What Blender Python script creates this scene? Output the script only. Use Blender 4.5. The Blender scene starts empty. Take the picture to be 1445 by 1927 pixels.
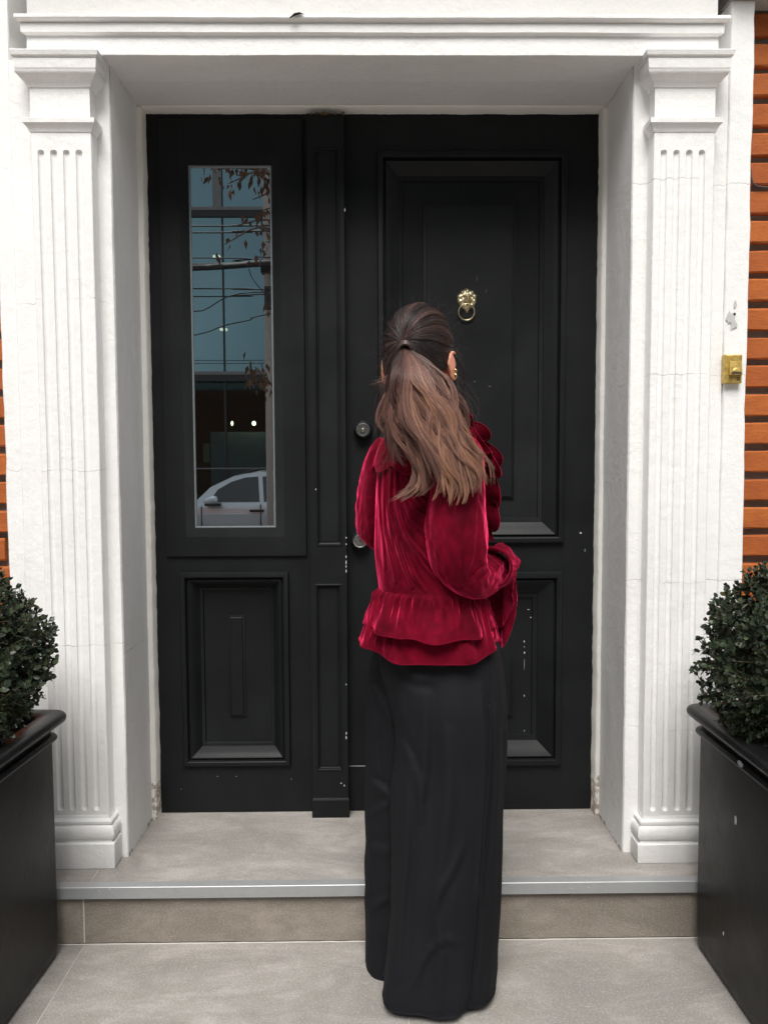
import bpy, math, random
import numpy as np
from mathutils import Vector, Matrix, noise as mn

# ------------------------------------------------------------------ camera
F_PX, CX, CY = 1450.0, 722.5, 963.5          # focal length and centre in photograph pixels
CAM = Vector((0.0, -2.56, 1.1757))
YAW, PITCH, ROLL = 0.0109, math.radians(3.46), 0.0043
fwd = Vector((math.sin(YAW) * math.cos(PITCH), math.cos(YAW) * math.cos(PITCH), -math.sin(PITCH)))
right0 = fwd.cross(Vector((0, 0, 1))).normalized()
up0 = right0.cross(fwd).normalized()
c_right = (right0 - ROLL * up0).normalized()
c_up = c_right.cross(fwd).normalized()
cam_d = bpy.data.cameras.new('camera')
cam = bpy.data.objects.new('camera', cam_d)
bpy.context.scene.collection.objects.link(cam)
rot = Matrix((c_right, c_up, -fwd)).transposed().to_4x4()
cam.matrix_world = Matrix.Translation(CAM) @ rot
cam_d.sensor_width = 36.0
cam_d.lens = 36.0 * F_PX / 1927.0
cam_d.clip_start, cam_d.clip_end = 0.05, 500.0
S = bpy.context.scene
S.camera = cam

# ------------------------------------------------------------------ world, sun, exposure
SUN_EL, SUN_AZ = math.radians(56), math.radians(186)      # azimuth measured from +Y, clockwise
w = bpy.data.worlds.new('World'); S.world = w; w.use_nodes = True
wn = w.node_tree.nodes; wl = w.node_tree.links
wn.clear()
sky = wn.new('ShaderNodeTexSky'); sky.sky_type = 'NISHITA'; sky.sun_disc = False
sky.sun_elevation = SUN_EL; sky.sun_rotation = SUN_AZ
sky.air_density, sky.dust_density, sky.ozone_density = 1.0, 4.0, 1.0
hs = wn.new('ShaderNodeHueSaturation'); hs.inputs['Saturation'].default_value = 0.16   # overcast: grey sky
bg = wn.new('ShaderNodeBackground'); bg.inputs['Strength'].default_value = 0.08
wo = wn.new('ShaderNodeOutputWorld')
wtc = wn.new('ShaderNodeTexCoord'); wnz = wn.new('ShaderNodeTexNoise'); wnz.inputs['Scale'].default_value = 3.0; wnz.inputs['Detail'].default_value = 6
wmr = wn.new('ShaderNodeMapRange'); wmr.inputs['From Min'].default_value = 0.3; wmr.inputs['From Max'].default_value = 0.7; wmr.inputs['To Min'].default_value = 0.72; wmr.inputs['To Max'].default_value = 1.28
wmx = wn.new('ShaderNodeVectorMath'); wmx.operation = 'SCALE'        # cloud cover of even average brightness
wl.new(wtc.outputs['Generated'], wnz.inputs['Vector']); wl.new(wnz.outputs['Fac'], wmr.inputs['Value'])
wl.new(sky.outputs[0], hs.inputs['Color']); wl.new(hs.outputs[0], wmx.inputs[0]); wl.new(wmr.outputs[0], wmx.inputs['Scale']); wl.new(wmx.outputs[0], bg.inputs['Color']); wl.new(bg.outputs[0], wo.inputs['Surface'])
sun_d = bpy.data.lights.new('sun', 'SUN'); sun_d.energy = 1.5; sun_d.angle = math.radians(28); sun_d.color = (1.0, 0.97, 0.93)
sun = bpy.data.objects.new('sun', sun_d); S.collection.objects.link(sun)
sdir = Vector((math.sin(SUN_AZ) * math.cos(SUN_EL), math.cos(SUN_AZ) * math.cos(SUN_EL), math.sin(SUN_EL)))
sun.rotation_euler = sdir.to_track_quat('Z', 'Y').to_euler()
S.view_settings.view_transform = 'Standard'; S.view_settings.look = 'None'
S.view_settings.gamma = 1.0; S.view_settings.use_curve_mapping = False
S.view_settings.exposure = 1.12
S.cycles.max_bounces = 10; S.cycles.transparent_max_bounces = 12
S.cycles.use_denoising = True
S.cycles.sample_clamp_indirect = 8.0

# ------------------------------------------------------------------ helpers
rnd = random.Random(7)
def P(px, py, Y):
    """world point seen at photograph pixel (px, py) on the plane y = Y"""
    d = fwd + c_right * ((px - CX) / F_PX) + c_up * ((CY - py) / F_PX)
    return CAM + d * ((Y - CAM.y) / d.y)
def PZ(px, py, Z):
    d = fwd + c_right * ((px - CX) / F_PX) + c_up * ((CY - py) / F_PX)
    return CAM + d * ((Z - CAM.z) / d.z)
def V(px, py, Yv):
    """the real place of something seen mirrored in the door glass (plane y = 0)"""
    p = P(px, py, Yv); return Vector((p.x, -p.y, p.z))
def proj(p):
    q = Vector(p) - CAM; d = q.dot(fwd)
    return CX + F_PX*q.dot(c_right)/d, CY - F_PX*q.dot(c_up)/d
def R(xl, yt, xr, yb, Y):
    m = (yt + yb) / 2
    return (P(xl, m, Y).x, P(xr, m, Y).x, P((xl + xr) / 2, yb, Y).z, P((xl + xr) / 2, yt, Y).z)

def link(o, parent=None):
    S.collection.objects.link(o)
    if parent is not None:
        o.parent = parent
        o.matrix_parent_inverse = Matrix.Translation(-Vector(WORLD_LOC[parent.name]))
    return o
WORLD_LOC = {}
def tag(o, label=None, cat=None, group=None, kind=None):
    if label: o['label'] = label
    if cat: o['category'] = cat
    if group: o['group'] = group
    if kind: o['kind'] = kind
    return o
def empty(name, loc, label, cat, group=None):
    o = bpy.data.objects.new(name, None); o.empty_display_size = 0.1
    S.collection.objects.link(o); o.location = loc
    WORLD_LOC[o.name] = tuple(loc)
    return tag(o, label, cat, group)
def obj(name, verts, faces, mat, parent=None, smooth=None, bevel=0.0, seg=2, uv=None):
    me = bpy.data.meshes.new(name)
    me.from_pydata([tuple(v) for v in verts], [], [tuple(f) for f in faces])
    me.validate(); me.update()
    if smooth is not None:
        me.shade_smooth()
        if smooth < 180: me.set_sharp_from_angle(angle=math.radians(smooth))
    if mat is not None: me.materials.append(mat)
    o = bpy.data.objects.new(name, me)
    WORLD_LOC[o.name] = (0, 0, 0)
    link(o, parent)
    if bevel:
        b = o.modifiers.new('bevel', 'BEVEL'); b.width = bevel; b.segments = seg; b.limit_method = 'ANGLE'; b.harden_normals = False
    return o
class G:
    """collects geometry for one mesh"""
    def __init__(s): s.v = []; s.f = []
    def add(s, v, f):
        n = len(s.v); s.v += [tuple(p) for p in v]; s.f += [tuple(i + n for i in q) for q in f]; return s
    def box(s, x0, x1, y0, y1, z0, z1):
        return s.add([(x0,y0,z0),(x1,y0,z0),(x1,y1,z0),(x0,y1,z0),(x0,y0,z1),(x1,y0,z1),(x1,y1,z1),(x0,y1,z1)],
                     [(3,2,1,0),(4,5,6,7),(0,1,5,4),(1,2,6,5),(2,3,7,6),(3,0,4,7)])
    def loops(s, L, cap0=False, cap1=False, closed=True):
        n = len(L[0]); b = len(s.v)
        for l in L: s.v += [tuple(p) for p in l]
        for i in range(len(L) - 1):
            for j in range(n if closed else n - 1):
                k = (j + 1) % n
                s.f.append((b + i*n + j, b + i*n + k, b + (i+1)*n + k, b + (i+1)*n + j))
        if cap0: s.f.append(tuple(b + j for j in range(n - 1, -1, -1)))
        if cap1: s.f.append(tuple(b + (len(L)-1)*n + j for j in range(n)))
        return s
    def tube(s, pts, r, n=8, cap=True):
        pts = [Vector(p) for p in pts]; L = []
        t0 = (pts[1] - pts[0]).normalized()
        u = t0.cross(Vector((0, 0, 1)));  u = u if u.length > 1e-3 else t0.cross(Vector((0, 1, 0))); u.normalize()
        for i, p in enumerate(pts):
            t = (pts[min(i+1, len(pts)-1)] - pts[max(i-1, 0)]).normalized()
            u = (u - t * u.dot(t)).normalized(); v = t.cross(u)
            rr = r[i] if hasattr(r, '__len__') else r
            L.append([p + (u*math.cos(a) + v*math.sin(a)) * rr for a in [2*math.pi*k/n for k in range(n)]])
        return s.loops(L, cap, cap)
    def lathe(s, c, axis, prof, n=24):
        axis = Vector(axis).normalized(); c = Vector(c)
        u = axis.cross(Vector((0, 0, 1)));  u = u if u.length > 1e-3 else axis.cross(Vector((1, 0, 0))); u.normalize(); v = axis.cross(u)
        L = [[c + axis*h + (u*math.cos(a) + v*math.sin(a))*max(r, 1e-5) for a in [2*math.pi*k/n for k in range(n)]] for r, h in prof]
        return s.loops(L, True, True)
    def obj(s, name, mat, parent=None, **k): return obj(name, s.v, s.f, mat, parent, **k)
def rect_loop(x0, x1, z0, z1, y, d=0):
    return [(x0+d, y, z0+d), (x1-d, y, z0+d), (x1-d, y, z1-d), (x0+d, y, z1-d)]
def frame(name, rc, prof, mat, parent, fill=True, smooth=35, bevel=0.0):
    """mitred moulding round a rectangle in XZ; prof = [(inset, y)...]; fill closes the field"""
    g = G(); g.loops([rect_loop(*rc, y, d) for d, y in prof], False, fill)
    return g.obj(name, mat, parent, smooth=smooth, bevel=bevel)
def stack(name, rc, prof, mat, parent, smooth=35, cap=True):
    """rectangle in XY (x0,x1,yfront,yback) stacked along z with outset: prof=[(z,outset)...]"""
    x0, x1, y0, y1 = rc
    g = G(); g.loops([[(x0-d, y0-d, z), (x1+d, y0-d, z), (x1+d, y1, z), (x0-d, y1, z)] for z, d in prof], cap, cap)
    return g.obj(name, mat, parent, smooth=smooth)
def cr(pts, n):
    """Catmull-Rom through rows of an array, n samples"""
    p = np.asarray(pts, float); m = len(p)
    q = np.vstack([2*p[0]-p[1], p, 2*p[-1]-p[-2]])
    out = []
    for t in np.linspace(0, m - 1, n):
        i = min(int(t), m - 2); u = t - i
        a, b, c, d = q[i], q[i+1], q[i+2], q[i+3]
        out.append(0.5*((2*b) + (-a+c)*u + (2*a-5*b+4*c-d)*u*u + (-a+3*b-3*c+d)*u**3))
    return np.array(out)

# ------------------------------------------------------------------ materials
class Mat:
    def __init__(s, name, **k):
        s.m = bpy.data.materials.new(name); s.m.use_nodes = True
        s.nt = s.m.node_tree; s.b = s.nt.nodes['Principled BSDF']
        s.co = None
        for a, v in k.items(): s.set(a, v)
    def set(s, a, v):
        i = s.b.inputs[a.replace('_', ' ')]
        if hasattr(v, 'links') or isinstance(v, bpy.types.NodeSocket): s.nt.links.new(v, i)
        elif hasattr(v, '__len__') and len(v) == 3 and i.type == 'RGBA': i.default_value = (*v, 1)
        else: i.default_value = v
        return s
    def n(s, t, ins=None, **at):
        nd = s.nt.nodes.new('ShaderNode' + t)
        for a, v in at.items(): setattr(nd, a, v)
        for a, v in (ins or {}).items():
            i = nd.inputs[a]
            if isinstance(v, bpy.types.NodeSocket): s.nt.links.new(v, i)
            elif hasattr(v, '__len__') and len(v) == 3 and i.type == 'RGBA': i.default_value = (*v, 1)
            else: i.default_value = v
        return nd
    def coord(s, scale=(1, 1, 1), kind='Object'):
        if s.co is None: s.co = s.nt.nodes.new('ShaderNodeTexCoord')
        return s.n('Mapping', {'Vector': s.co.outputs[kind], 'Scale': scale}).outputs[0]
    def noise(s, scale, detail=4, rough=0.55, sc=(1, 1, 1), dist=0.0):
        return s.n('TexNoise', {'Vector': s.coord(sc), 'Scale': scale, 'Detail': detail, 'Roughness': rough, 'Distortion': dist}).outputs['Fac']
    def ramp(s, fac, stops):
        r = s.n('ValToRGB', {'Fac': fac}); e = r.color_ramp.elements
        while len(e) < len(stops): e.new(0.5)
        for k, (p, c) in zip(e, stops):
            k.position = p; k.color = (*c, 1) if hasattr(c, '__len__') else (c, c, c, 1)
        return r.outputs['Color']
    def mix(s, fac, a, b, blend='MIX'):
        nd = s.nt.nodes.new('ShaderNodeMix'); nd.data_type = 'RGBA'; nd.blend_type = blend
        for i, v in ((0, fac), (6, a), (7, b)):
            if isinstance(v, bpy.types.NodeSocket): s.nt.links.new(v, nd.inputs[i])
            elif hasattr(v, '__len__'): nd.inputs[i].default_value = (*v, 1)
            else: nd.inputs[i].default_value = v
        return nd.outputs[2]
    def math(s, op, a, b=0.0, c=0.0):
        nd = s.n('Math', operation=op)
        for i, v in enumerate((a, b, c)):
            if isinstance(v, bpy.types.NodeSocket): s.nt.links.new(v, nd.inputs[i])
            else: nd.inputs[i].default_value = v
        return nd.outputs[0]
    def bump(s, h, strength=0.3, dist=0.01, normal=None):
        ins = {'Height': h, 'Strength': strength, 'Distance': dist}
        if normal is not None: ins['Normal'] = normal
        o = s.n('Bump', ins).outputs[0]
        s.nt.links.new(o, s.b.inputs['Normal']); return o
    def xyz(s):
        return s.n('SeparateXYZ', {'Vector': s.coord()}).outputs

def plaster(name, base=(0.84, 0.835, 0.82), cracks=(), rot=0.0):
    m = Mat(name, Roughness=0.55)
    big = m.noise(2.2, 5, 0.6); streak = m.noise(3.0, 6, 0.7, (3, 3, 0.7), 0.6); fine = m.noise(90, 3, 0.6); brush = m.noise(14, 4, 0.6, (6, 6, 0.5))
    col = m.mix(m.ramp(big, [(0.35, 0.0), (0.75, 1.0)]), base, tuple(c*0.93 for c in base))
    col = m.mix(m.ramp(streak, [(0.52, 0.0), (0.80, 0.38)]), col, (0.62, 0.605, 0.575))
    dirt = m.noise(22, 6, 0.7)
    col = m.mix(m.ramp(dirt, [(0.64, 0.0), (0.80, 0.35)]), col, (0.45, 0.43, 0.39))
    hgt = m.math('ADD', m.math('ADD', m.math('MULTIPLY', fine, 0.25), m.math('MULTIPLY', brush, 0.22)), m.math('MULTIPLY', m.noise(26, 5, 0.65), 1.1))
    x, y, z = m.xyz()
    if cracks:
        mask = None
        for k, (z0, amp, width) in enumerate(cracks):
            wob = m.n('TexNoise', {'Vector': m.coord((1, 0.3, 0.05)), 'Scale': 9.0 + 2*k, 'Detail': 6, 'Roughness': 0.75}).outputs['Fac']
            dz = m.math('ABSOLUTE', m.math('SUBTRACT', m.math('SUBTRACT', z, z0), m.math('MULTIPLY', m.math('SUBTRACT', wob, 0.5), amp)))
            th = m.math('MULTIPLY', m.ramp(m.noise(7.0 + k, 2), [(0.42, 0.0), (0.58, 1.0)]), width)
            c = m.math('LESS_THAN', dz, th)
            mask = c if mask is None else m.math('MAXIMUM', mask, c)
        col = m.mix(m.math('MULTIPLY', mask, 0.75), col, (0.28, 0.27, 0.25))
        hgt = m.math('SUBTRACT', hgt, m.math('MULTIPLY', mask, 0.8))
    if rot:    # flaked and soiled foot of the wall
        lo = m.math('MULTIPLY', m.math('LESS_THAN', m.math('ADD', z, m.math('MULTIPLY', m.noise(30, 5, 0.7), 0.10)), rot), 1.0)
        col = m.mix(m.math('MULTIPLY', lo, m.ramp(m.noise(45, 4), [(0.42, 0.1), (0.55, 1.0)])), col, (0.30, 0.25, 0.20))
    m.set('Base_Color', col); m.bump(hgt, 0.5, 0.005)
    return m.m
W_CR = [(P(100, 563, -.33).z, 0.05, 0.0011), (P(100, 1216, -.33).z, 0.04, 0.0010), (P(100, 885, -.33).z, 0.05, 0.0007)]
E_CR = [(P(1300, 705, -.33).z, 0.04, 0.0009), (P(1300, 1095, -.33).z, 0.05, 0.0010), (P(1300, 1372, -.33).z, 0.03, 0.0009), (P(1300, 338, -.33).z, 0.03, 0.0008)]
M_PLW = plaster('white_plaster_west', cracks=W_CR)
M_PLE = plaster('white_plaster_east', cracks=E_CR)
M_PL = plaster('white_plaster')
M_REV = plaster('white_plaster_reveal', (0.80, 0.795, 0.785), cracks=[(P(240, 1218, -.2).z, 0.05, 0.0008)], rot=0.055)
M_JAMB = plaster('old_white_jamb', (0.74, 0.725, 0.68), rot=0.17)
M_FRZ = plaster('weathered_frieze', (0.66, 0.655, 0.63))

def black_paint(name, c=(0.0056, 0.0063, 0.0070), rough=0.36, bump=0.12):
    m = Mat(name)
    br = m.noise(18, 5, 0.6, (7, 7, 0.35)); sm = m.noise(4.5, 5, 0.6); sp = m.noise(160, 2)
    m.set('Base_Color', m.mix(m.ramp(sm, [(0.3, 0.0), (0.75, 1.0)]), c, tuple(k*1.7 for k in c)))
    m.set('Roughness', m.math('ADD', rough - 0.10, m.math('MULTIPLY', sm, 0.26))); m.set('Specular_IOR_Level', 0.22)
    m.bump(m.math('ADD', m.math('MULTIPLY', br, 1.0), m.math('MULTIPLY', sp, 0.12)), bump, 0.003)
    return m.m
M_DOOR = black_paint('black_door_paint', rough=0.47, bump=0.2)
def _planter():
    m = Mat('black_planter_glaze')
    a = m.noise(8, 4, 0.55); b = m.noise(5, 3); c = m.noise(60, 4)
    m.set('Base_Color', m.mix(m.ramp(b, [(0.3, 0.0), (0.8, 1.0)]), (0.005, 0.005, 0.0055), (0.012, 0.012, 0.0125)))
    scuff = m.math('GREATER_THAN', m.noise(11, 8, 0.8), 0.735)
    m.set('Base_Color', m.mix(m.math('MULTIPLY', scuff, 0.5), m.b.inputs['Base Color'].links[0].from_socket, (0.20, 0.20, 0.20)))
    m.set('Roughness', m.math('ADD', 0.24, m.math('MULTIPLY', b, 0.34))); m.set('Specular_IOR_Level', 0.33)
    m.bump(m.math('ADD', a, m.math('MULTIPLY', c, 0.12)), 0.28, 0.010)
    return m.m
M_PLANTER = _planter()
def stone(name, base, k=1.0):
    m = Mat(name)
    oi = m.n('ObjectInfo').outputs['Random']
    co = m.n('VectorMath', {0: m.coord((1, 2.2, 2.2)), 1: m.n('CombineXYZ', {'X': m.math('MULTIPLY', oi, 13.0), 'Y': m.math('MULTIPLY', oi, 5.0), 'Z': 0.0}).outputs[0]}, operation='ADD').outputs[0]
    def nz(s, d, r, dist=0.0): return m.n('TexNoise', {'Vector': co, 'Scale': s, 'Detail': d, 'Roughness': r, 'Distortion': dist}).outputs['Fac']
    a = nz(2.6, 8, 0.68, 0.8); b = nz(9, 8, 0.75, 0.4); c = nz(55, 6, 0.8); e = nz(24, 7, 0.8, 1.2)
    col = m.mix(m.ramp(a, [(0.40, 0.0), (0.62, 1.0)]), tuple(x*0.74 for x in base), tuple(x*1.28 for x in base))
    col = m.mix(m.ramp(b, [(0.42, 0.0), (0.62, 0.75)]), col, (base[0]*0.80, base[1]*0.80, base[2]*0.74))
    col = m.mix(m.ramp(c, [(0.57, 0.0), (0.72, 0.6)]), col, tuple(min(1, x*1.7) for x in base))
    col = m.mix(m.ramp(e, [(0.56, 0.0), (0.70, 0.6)]), col, tuple(min(1, x*1.45) for x in base))
    col = m.mix(m.ramp(nz(34, 6, 0.8, 0.5), [(0.24, 0.6), (0.36, 0.0)]), col, tuple(x*0.5 for x in base))
    sp = nz(170, 4, 0.8)
    col = m.mix(m.ramp(sp, [(0.54, 0.0), (0.62, 0.8)]), col, tuple(min(1, x*1.65) for x in base))
    col = m.mix(m.ramp(sp, [(0.38, 0.7), (0.46, 0.0)]), col, tuple(x*0.6 for x in base))
    m.set('Base_Color', col); m.set('Roughness', m.math('ADD', 0.42, m.math('MULTIPLY', b, 0.25)))
    m.bump(m.math('ADD', b, m.math('MULTIPLY', c, 0.5)), 0.12*k, 0.003)
    return m.m
M_TILE = stone('grey_stone_tile', (0.30, 0.28, 0.262))
M_RISER = stone('brown_stone_riser', (0.235, 0.205, 0.175), 2.5)
M_GROUT = Mat('pale_grout', Base_Color=(0.42, 0.40, 0.36), Roughness=0.9).m
def _brick():
    m = Mat('orange_brick', Roughness=0.8)
    oi = m.n('ObjectInfo').outputs['Random']
    co = m.n('VectorMath', {0: m.coord((1, 1, 2.5)), 1: m.n('CombineXYZ', {'X': m.math('MULTIPLY', oi, 31.0), 'Y': m.math('MULTIPLY', oi, 17.0), 'Z': 0.0}).outputs[0]}, operation='ADD').outputs[0]
    a = m.n('TexNoise', {'Vector': co, 'Scale': 12, 'Detail': 6, 'Roughness': 0.65}).outputs['Fac']
    b = m.n('TexNoise', {'Vector': co, 'Scale': 60, 'Detail': 5, 'Roughness': 0.75}).outputs['Fac']
    col = m.mix(oi, (0.37, 0.090, 0.012), (0.46, 0.125, 0.018))
    col = m.mix(m.ramp(a, [(0.35, 0.0), (0.7, 0.7)]), col, (0.28, 0.060, 0.010))
    col = m.mix(m.ramp(b, [(0.64, 0.0), (0.75, 0.6)]), col, (0.12, 0.04, 0.02))
    m.set('Base_Color', col); m.bump(m.math('ADD', a, b), 0.5, 0.004); return m.m
M_BRICK = _brick()
def simple(name, c, rough=0.5, metal=0.0, nscale=30, amt=0.25, bump=0.1, **k):
    m = Mat(name, Metallic=metal, **k)
    n1 = m.noise(nscale, 5, 0.6)
    m.set('Base_Color', m.mix(n1, tuple(x*(1-amt) for x in c), tuple(min(1, x*(1+amt)) for x in c)))
    m.set('Roughness', m.math('ADD', rough - 0.08, m.math('MULTIPLY', n1, 0.16)))
    if bump: m.bump(n1, bump, 0.002)
    return m.m
M_MORTAR = simple('recessed_mortar', (0.19, 0.165, 0.14), 0.95, nscale=45, amt=0.4, bump=0.5)
M_ALU = simple('brushed_aluminium', (0.36, 0.37, 0.375), 0.45, 0.35, 50, 0.10, 0.05)
def _brass(name, c, r, metal=1.0):
    m = Mat(name, Metallic=metal)
    a = m.noise(70, 4); b = m.noise(260, 2)
    m.set('Base_Color', m.mix(m.ramp(a, [(0.35, 0.0), (0.65, 1.0)]), tuple(x*0.62 for x in c), c))
    m.set('Roughness', m.math('ADD', r, m.math('MULTIPLY', a, 0.2))); m.bump(b, 0.06, 0.001); return m.m
M_BRASS = _brass('aged_brass', (0.74, 0.63, 0.40), 0.26)
M_BELL = _brass('yellow_brass', (0.66, 0.46, 0.13), 0.32, 0.55)
M_DARKMETAL = simple('blackened_metal', (0.03, 0.03, 0.032), 0.30, 0.6, 60, 0.3, 0.05)
M_STEEL = simple('worn_steel', (0.45, 0.45, 0.44), 0.28, 1.0, 120, 0.3, 0.1)
M_CHIP = simple('pale_chipped_paint', (0.62, 0.62, 0.60), 0.8, nscale=200, bump=0.2)
M_CHIPG = simple('grey_scuff', (0.36, 0.37, 0.38), 0.8, nscale=120, bump=0.2)
M_BEAD = simple('glazing_bead', (0.20, 0.22, 0.23), 0.35, 0.3, 80, 0.2, 0.05)
M_SOIL = simple('dark_soil', (0.03, 0.024, 0.018), 0.95, nscale=40, amt=0.5, bump=0.8)
M_DARK = simple('dark_cavity', (0.012, 0.012, 0.012), 0.8)
# ------------------------------------------------------------------ ground, steps
STEP = -0.169
Y_NOSE, Y_RISER = -0.472, -0.454
Y_WALL, Y_PIL = -0.294, -0.342
Y_BRICK = -0.255
g = G(); g.box(-40, 40, -60, 10, -0.6, -0.39)
tag(g.obj('ground', simple('rough_ground', (0.20, 0.19, 0.18), 0.9, nscale=6)), kind='structure')
M_ASPH = simple('asphalt', (0.055, 0.055, 0.057), 0.85, nscale=90, amt=0.5, bump=0.6)
g = G(); g.box(-40, 40, -13.4, -7.2, -0.389, -0.33)
tag(g.obj('road', M_ASPH), kind='structure')
for k, (x0, x1) in enumerate([(-30, -26), (-22, -18), (-14, -10), (-6, -2), (2, 6), (10, 14), (18, 22)]):
    gg = G(); gg.box(x0, x1, -10.35, -10.25, -0.3299, -0.326)
    o = gg.obj('lane_marking', simple('road_paint', (0.75, 0.75, 0.72), 0.7) if k == 0 else bpy.data.materials['road_paint'])
    tag(o, kind='structure')
M_CONC = simple('concrete', (0.34, 0.33, 0.31), 0.85, nscale=20, amt=0.2, bump=0.3)
g = G(); g.box(-40, 40, -7.05, Y_RISER + 0.02, -0.38, STEP - 0.0014)
pave = tag(g.obj('pavement', M_GROUT), kind='structure')
g = G(); g.box(-40, 40, -7.2, -7.052, -0.388, STEP - 0.004)
tag(g.obj('kerb', M_CONC, bevel=0.015), kind='structure')
g = G(); g.box(-40, 40, -16.9, -13.55, -0.388, -0.20)
tag(g.obj('far_pavement', M_CONC), kind='structure')
g = G(); g.box(-40, 40, -13.548, -13.4, -0.386, -0.196)
tag(g.obj('far_kerb', M_CONC, bevel=0.015), kind='structure')
# floor tiles, each its own piece
XJ = P(160, 1775, Y_RISER).x
TW = 0.90
def tile_mesh(name, w_, d_, t_, mat):
    g = G(); g.box(0.0015, w_ - 0.0015, 0.0015, d_ - 0.0015, -t_, 0)
    me = bpy.data.meshes.new(name); me.from_pydata(g.v, [], g.f); me.materials.append(mat); return me
tm = tile_mesh('tile', TW, TW, 0.012, M_TILE)
for r_ in range(4):
    for c_ in range(-4, 5):
        o = bpy.data.objects.new('tile', tm); link(o, pave)
        o.location = (XJ + c_*TW, Y_RISER - (r_ + 1)*TW, STEP)
        b = o.modifiers.new('bevel', 'BEVEL'); b.width = 0.0012; b.segments = 1
step = empty('door_step', (0, Y_RISER, STEP), 'low tiled step with a metal nosing below the black doors', 'step')
XL, XR_ = -1.9, 1.9
g = G(); g.box(XL, XR_, Y_RISER + 0.011, 0.06, STEP, -0.0014)
g.obj('step_core', M_GROUT, step)
rm = tile_mesh('riser_tile', TW, 0.139, 0.010, M_RISER)
lm = tile_mesh('landing_tile', TW, 0.53, 0.011, M_TILE)
for c_ in range(-2, 3):
    x = XJ + c_*TW
    o = bpy.data.objects.new('riser_tile', rm); link(o, step)
    o.matrix_basis = Matrix.Translation((x, Y_RISER, STEP + 0.002)) @ Matrix.Rotation(math.pi/2, 4, 'X')
    o = bpy.data.objects.new('landing_tile', lm); link(o, step)
    o.location = (x + 0.012, Y_RISER + 0.012, 0.0)
    b = o.modifiers.new('bevel', 'BEVEL'); b.width = 0.001; b.segments = 1
g = G()
zf = 0.006
prof = [(Y_NOSE + 0.030, zf - 0.004), (Y_NOSE + 0.030, zf), (Y_NOSE + 0.0015, zf), (Y_NOSE, zf - 0.0015), (Y_NOSE, zf - 0.033), (Y_NOSE + 0.003, zf - 0.034), (Y_NOSE + 0.003, zf - 0.004)]
xs = np.linspace(XL, XR_, 30)
g.loops([[(x, y, z + 0.0008*math.sin(x*3)) for y, z in prof] for x in xs], True, True)
g.obj('nosing_strip', M_ALU, step)
for x_, z_ in ((P(1075, 1655, Y_NOSE).x, -0.012), (P(1107, 1655, Y_NOSE).x, -0.010), (P(207, 1667, Y_NOSE).x, 0.000), (P(186, 1668, Y_NOSE).x, -0.004)):
    gg = G(); gg.lathe((x_, Y_NOSE - 0.0002, z_), (0, -1, 0), [(0.003, 0), (0.0026, 0.0008), (0.0002, 0.001)], 8); gg.obj('screw_head', M_CHIPG, step, smooth=40)
g = G(); xs = np.linspace(XL, XR_, 240)
g.loops([[(x, Y_RISER - 0.003 - 0.0012*mn.noise((x*30, 0, 0)), STEP), (x, Y_RISER - 0.0002, STEP + 0.0012 + 0.0012*mn.noise((x*25, 3, 0)))] for x in xs], closed=False)
g.obj('grout_bead', Mat('white_grout', Base_Color=(0.50, 0.48, 0.44), Roughness=0.9).m, step)
g = G(); x_ = XJ
g.box(x_ - 0.0018, x_ + 0.0018, Y_RISER - 0.0006, Y_RISER + 0.005, STEP + 0.004, -0.03); g.obj('grout_joint', bpy.data.materials['white_grout'], step)

# ------------------------------------------------------------------ brick wall of the house
XIN = P(289.5, 870, 0).x; XIN2 = P(1118.5, 870, 0).x          # black door opening
ZTOP = P(703, 215, 0).z
XR0 = P(271, 870, -.05).x; XR1 = P(1135.5, 870, -.05).x          # inner faces of the reveal
ZSOF = P(703, 197, -.05).z
XBW = P(6, 850, Y_WALL).x; XBE = P(1404, 700, Y_WALL).x          # plaster ends, bricks start
z_a = P(1432, 24, Y_BRICK).z; z_b = P(1430, 742, Y_BRICK).z
PITCHB = (z_a - z_b) / 13.0; BH = PITCHB * 0.755
WT = 4.7
wall = empty('brick_wall', (0, Y_BRICK, STEP), 'orange brick house wall with deep dark joints on both sides of the white doorway', 'wall')
g = G()
for x0, x1 in ((-9, XBW + 0.02), (XBE - 0.02, 9)):
    g.box(x0, x1, Y_BRICK + 0.022, 0.30, -0.30, WT)
g.box(XBW + 0.02, XBE - 0.02, Y_BRICK + 0.022, 0.30, ZSOF + 0.42, WT)
g.obj('mortar_bed', M_MORTAR, wall)
BL = 0.235
def brick_mesh(length, seed):
    r = random.Random(seed); g = G()
    n = 5; L = []
    for i in range(n):
        x = -length/2 + length*i/(n-1); e = 0.0 if 0 < i < n-1 else 0.003
        j = lambda: r.uniform(-0.0012, 0.0012)
        L.append([(x, 0.045, -BH/2 + e + j()), (x, 0.003 + e, -BH/2 + j()), (x, 0 + e, -BH/2 + 0.004 + j()), (x, 0 + e, BH/2 - 0.004 + j()), (x, 0.003 + e, BH/2 + j()), (x, 0.045, BH/2 - e + j())])
    g.loops(L, True, True)
    me = bpy.data.meshes.new('brick'); me.from_pydata(g.v, [], [f[::-1] for f in g.f]); me.materials.append(M_BRICK); return me
bms = [brick_mesh(BL, k) for k in range(5)]; bmh = [brick_mesh(BL/2 - 0.006, 20 + k) for k in range(3)]
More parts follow.
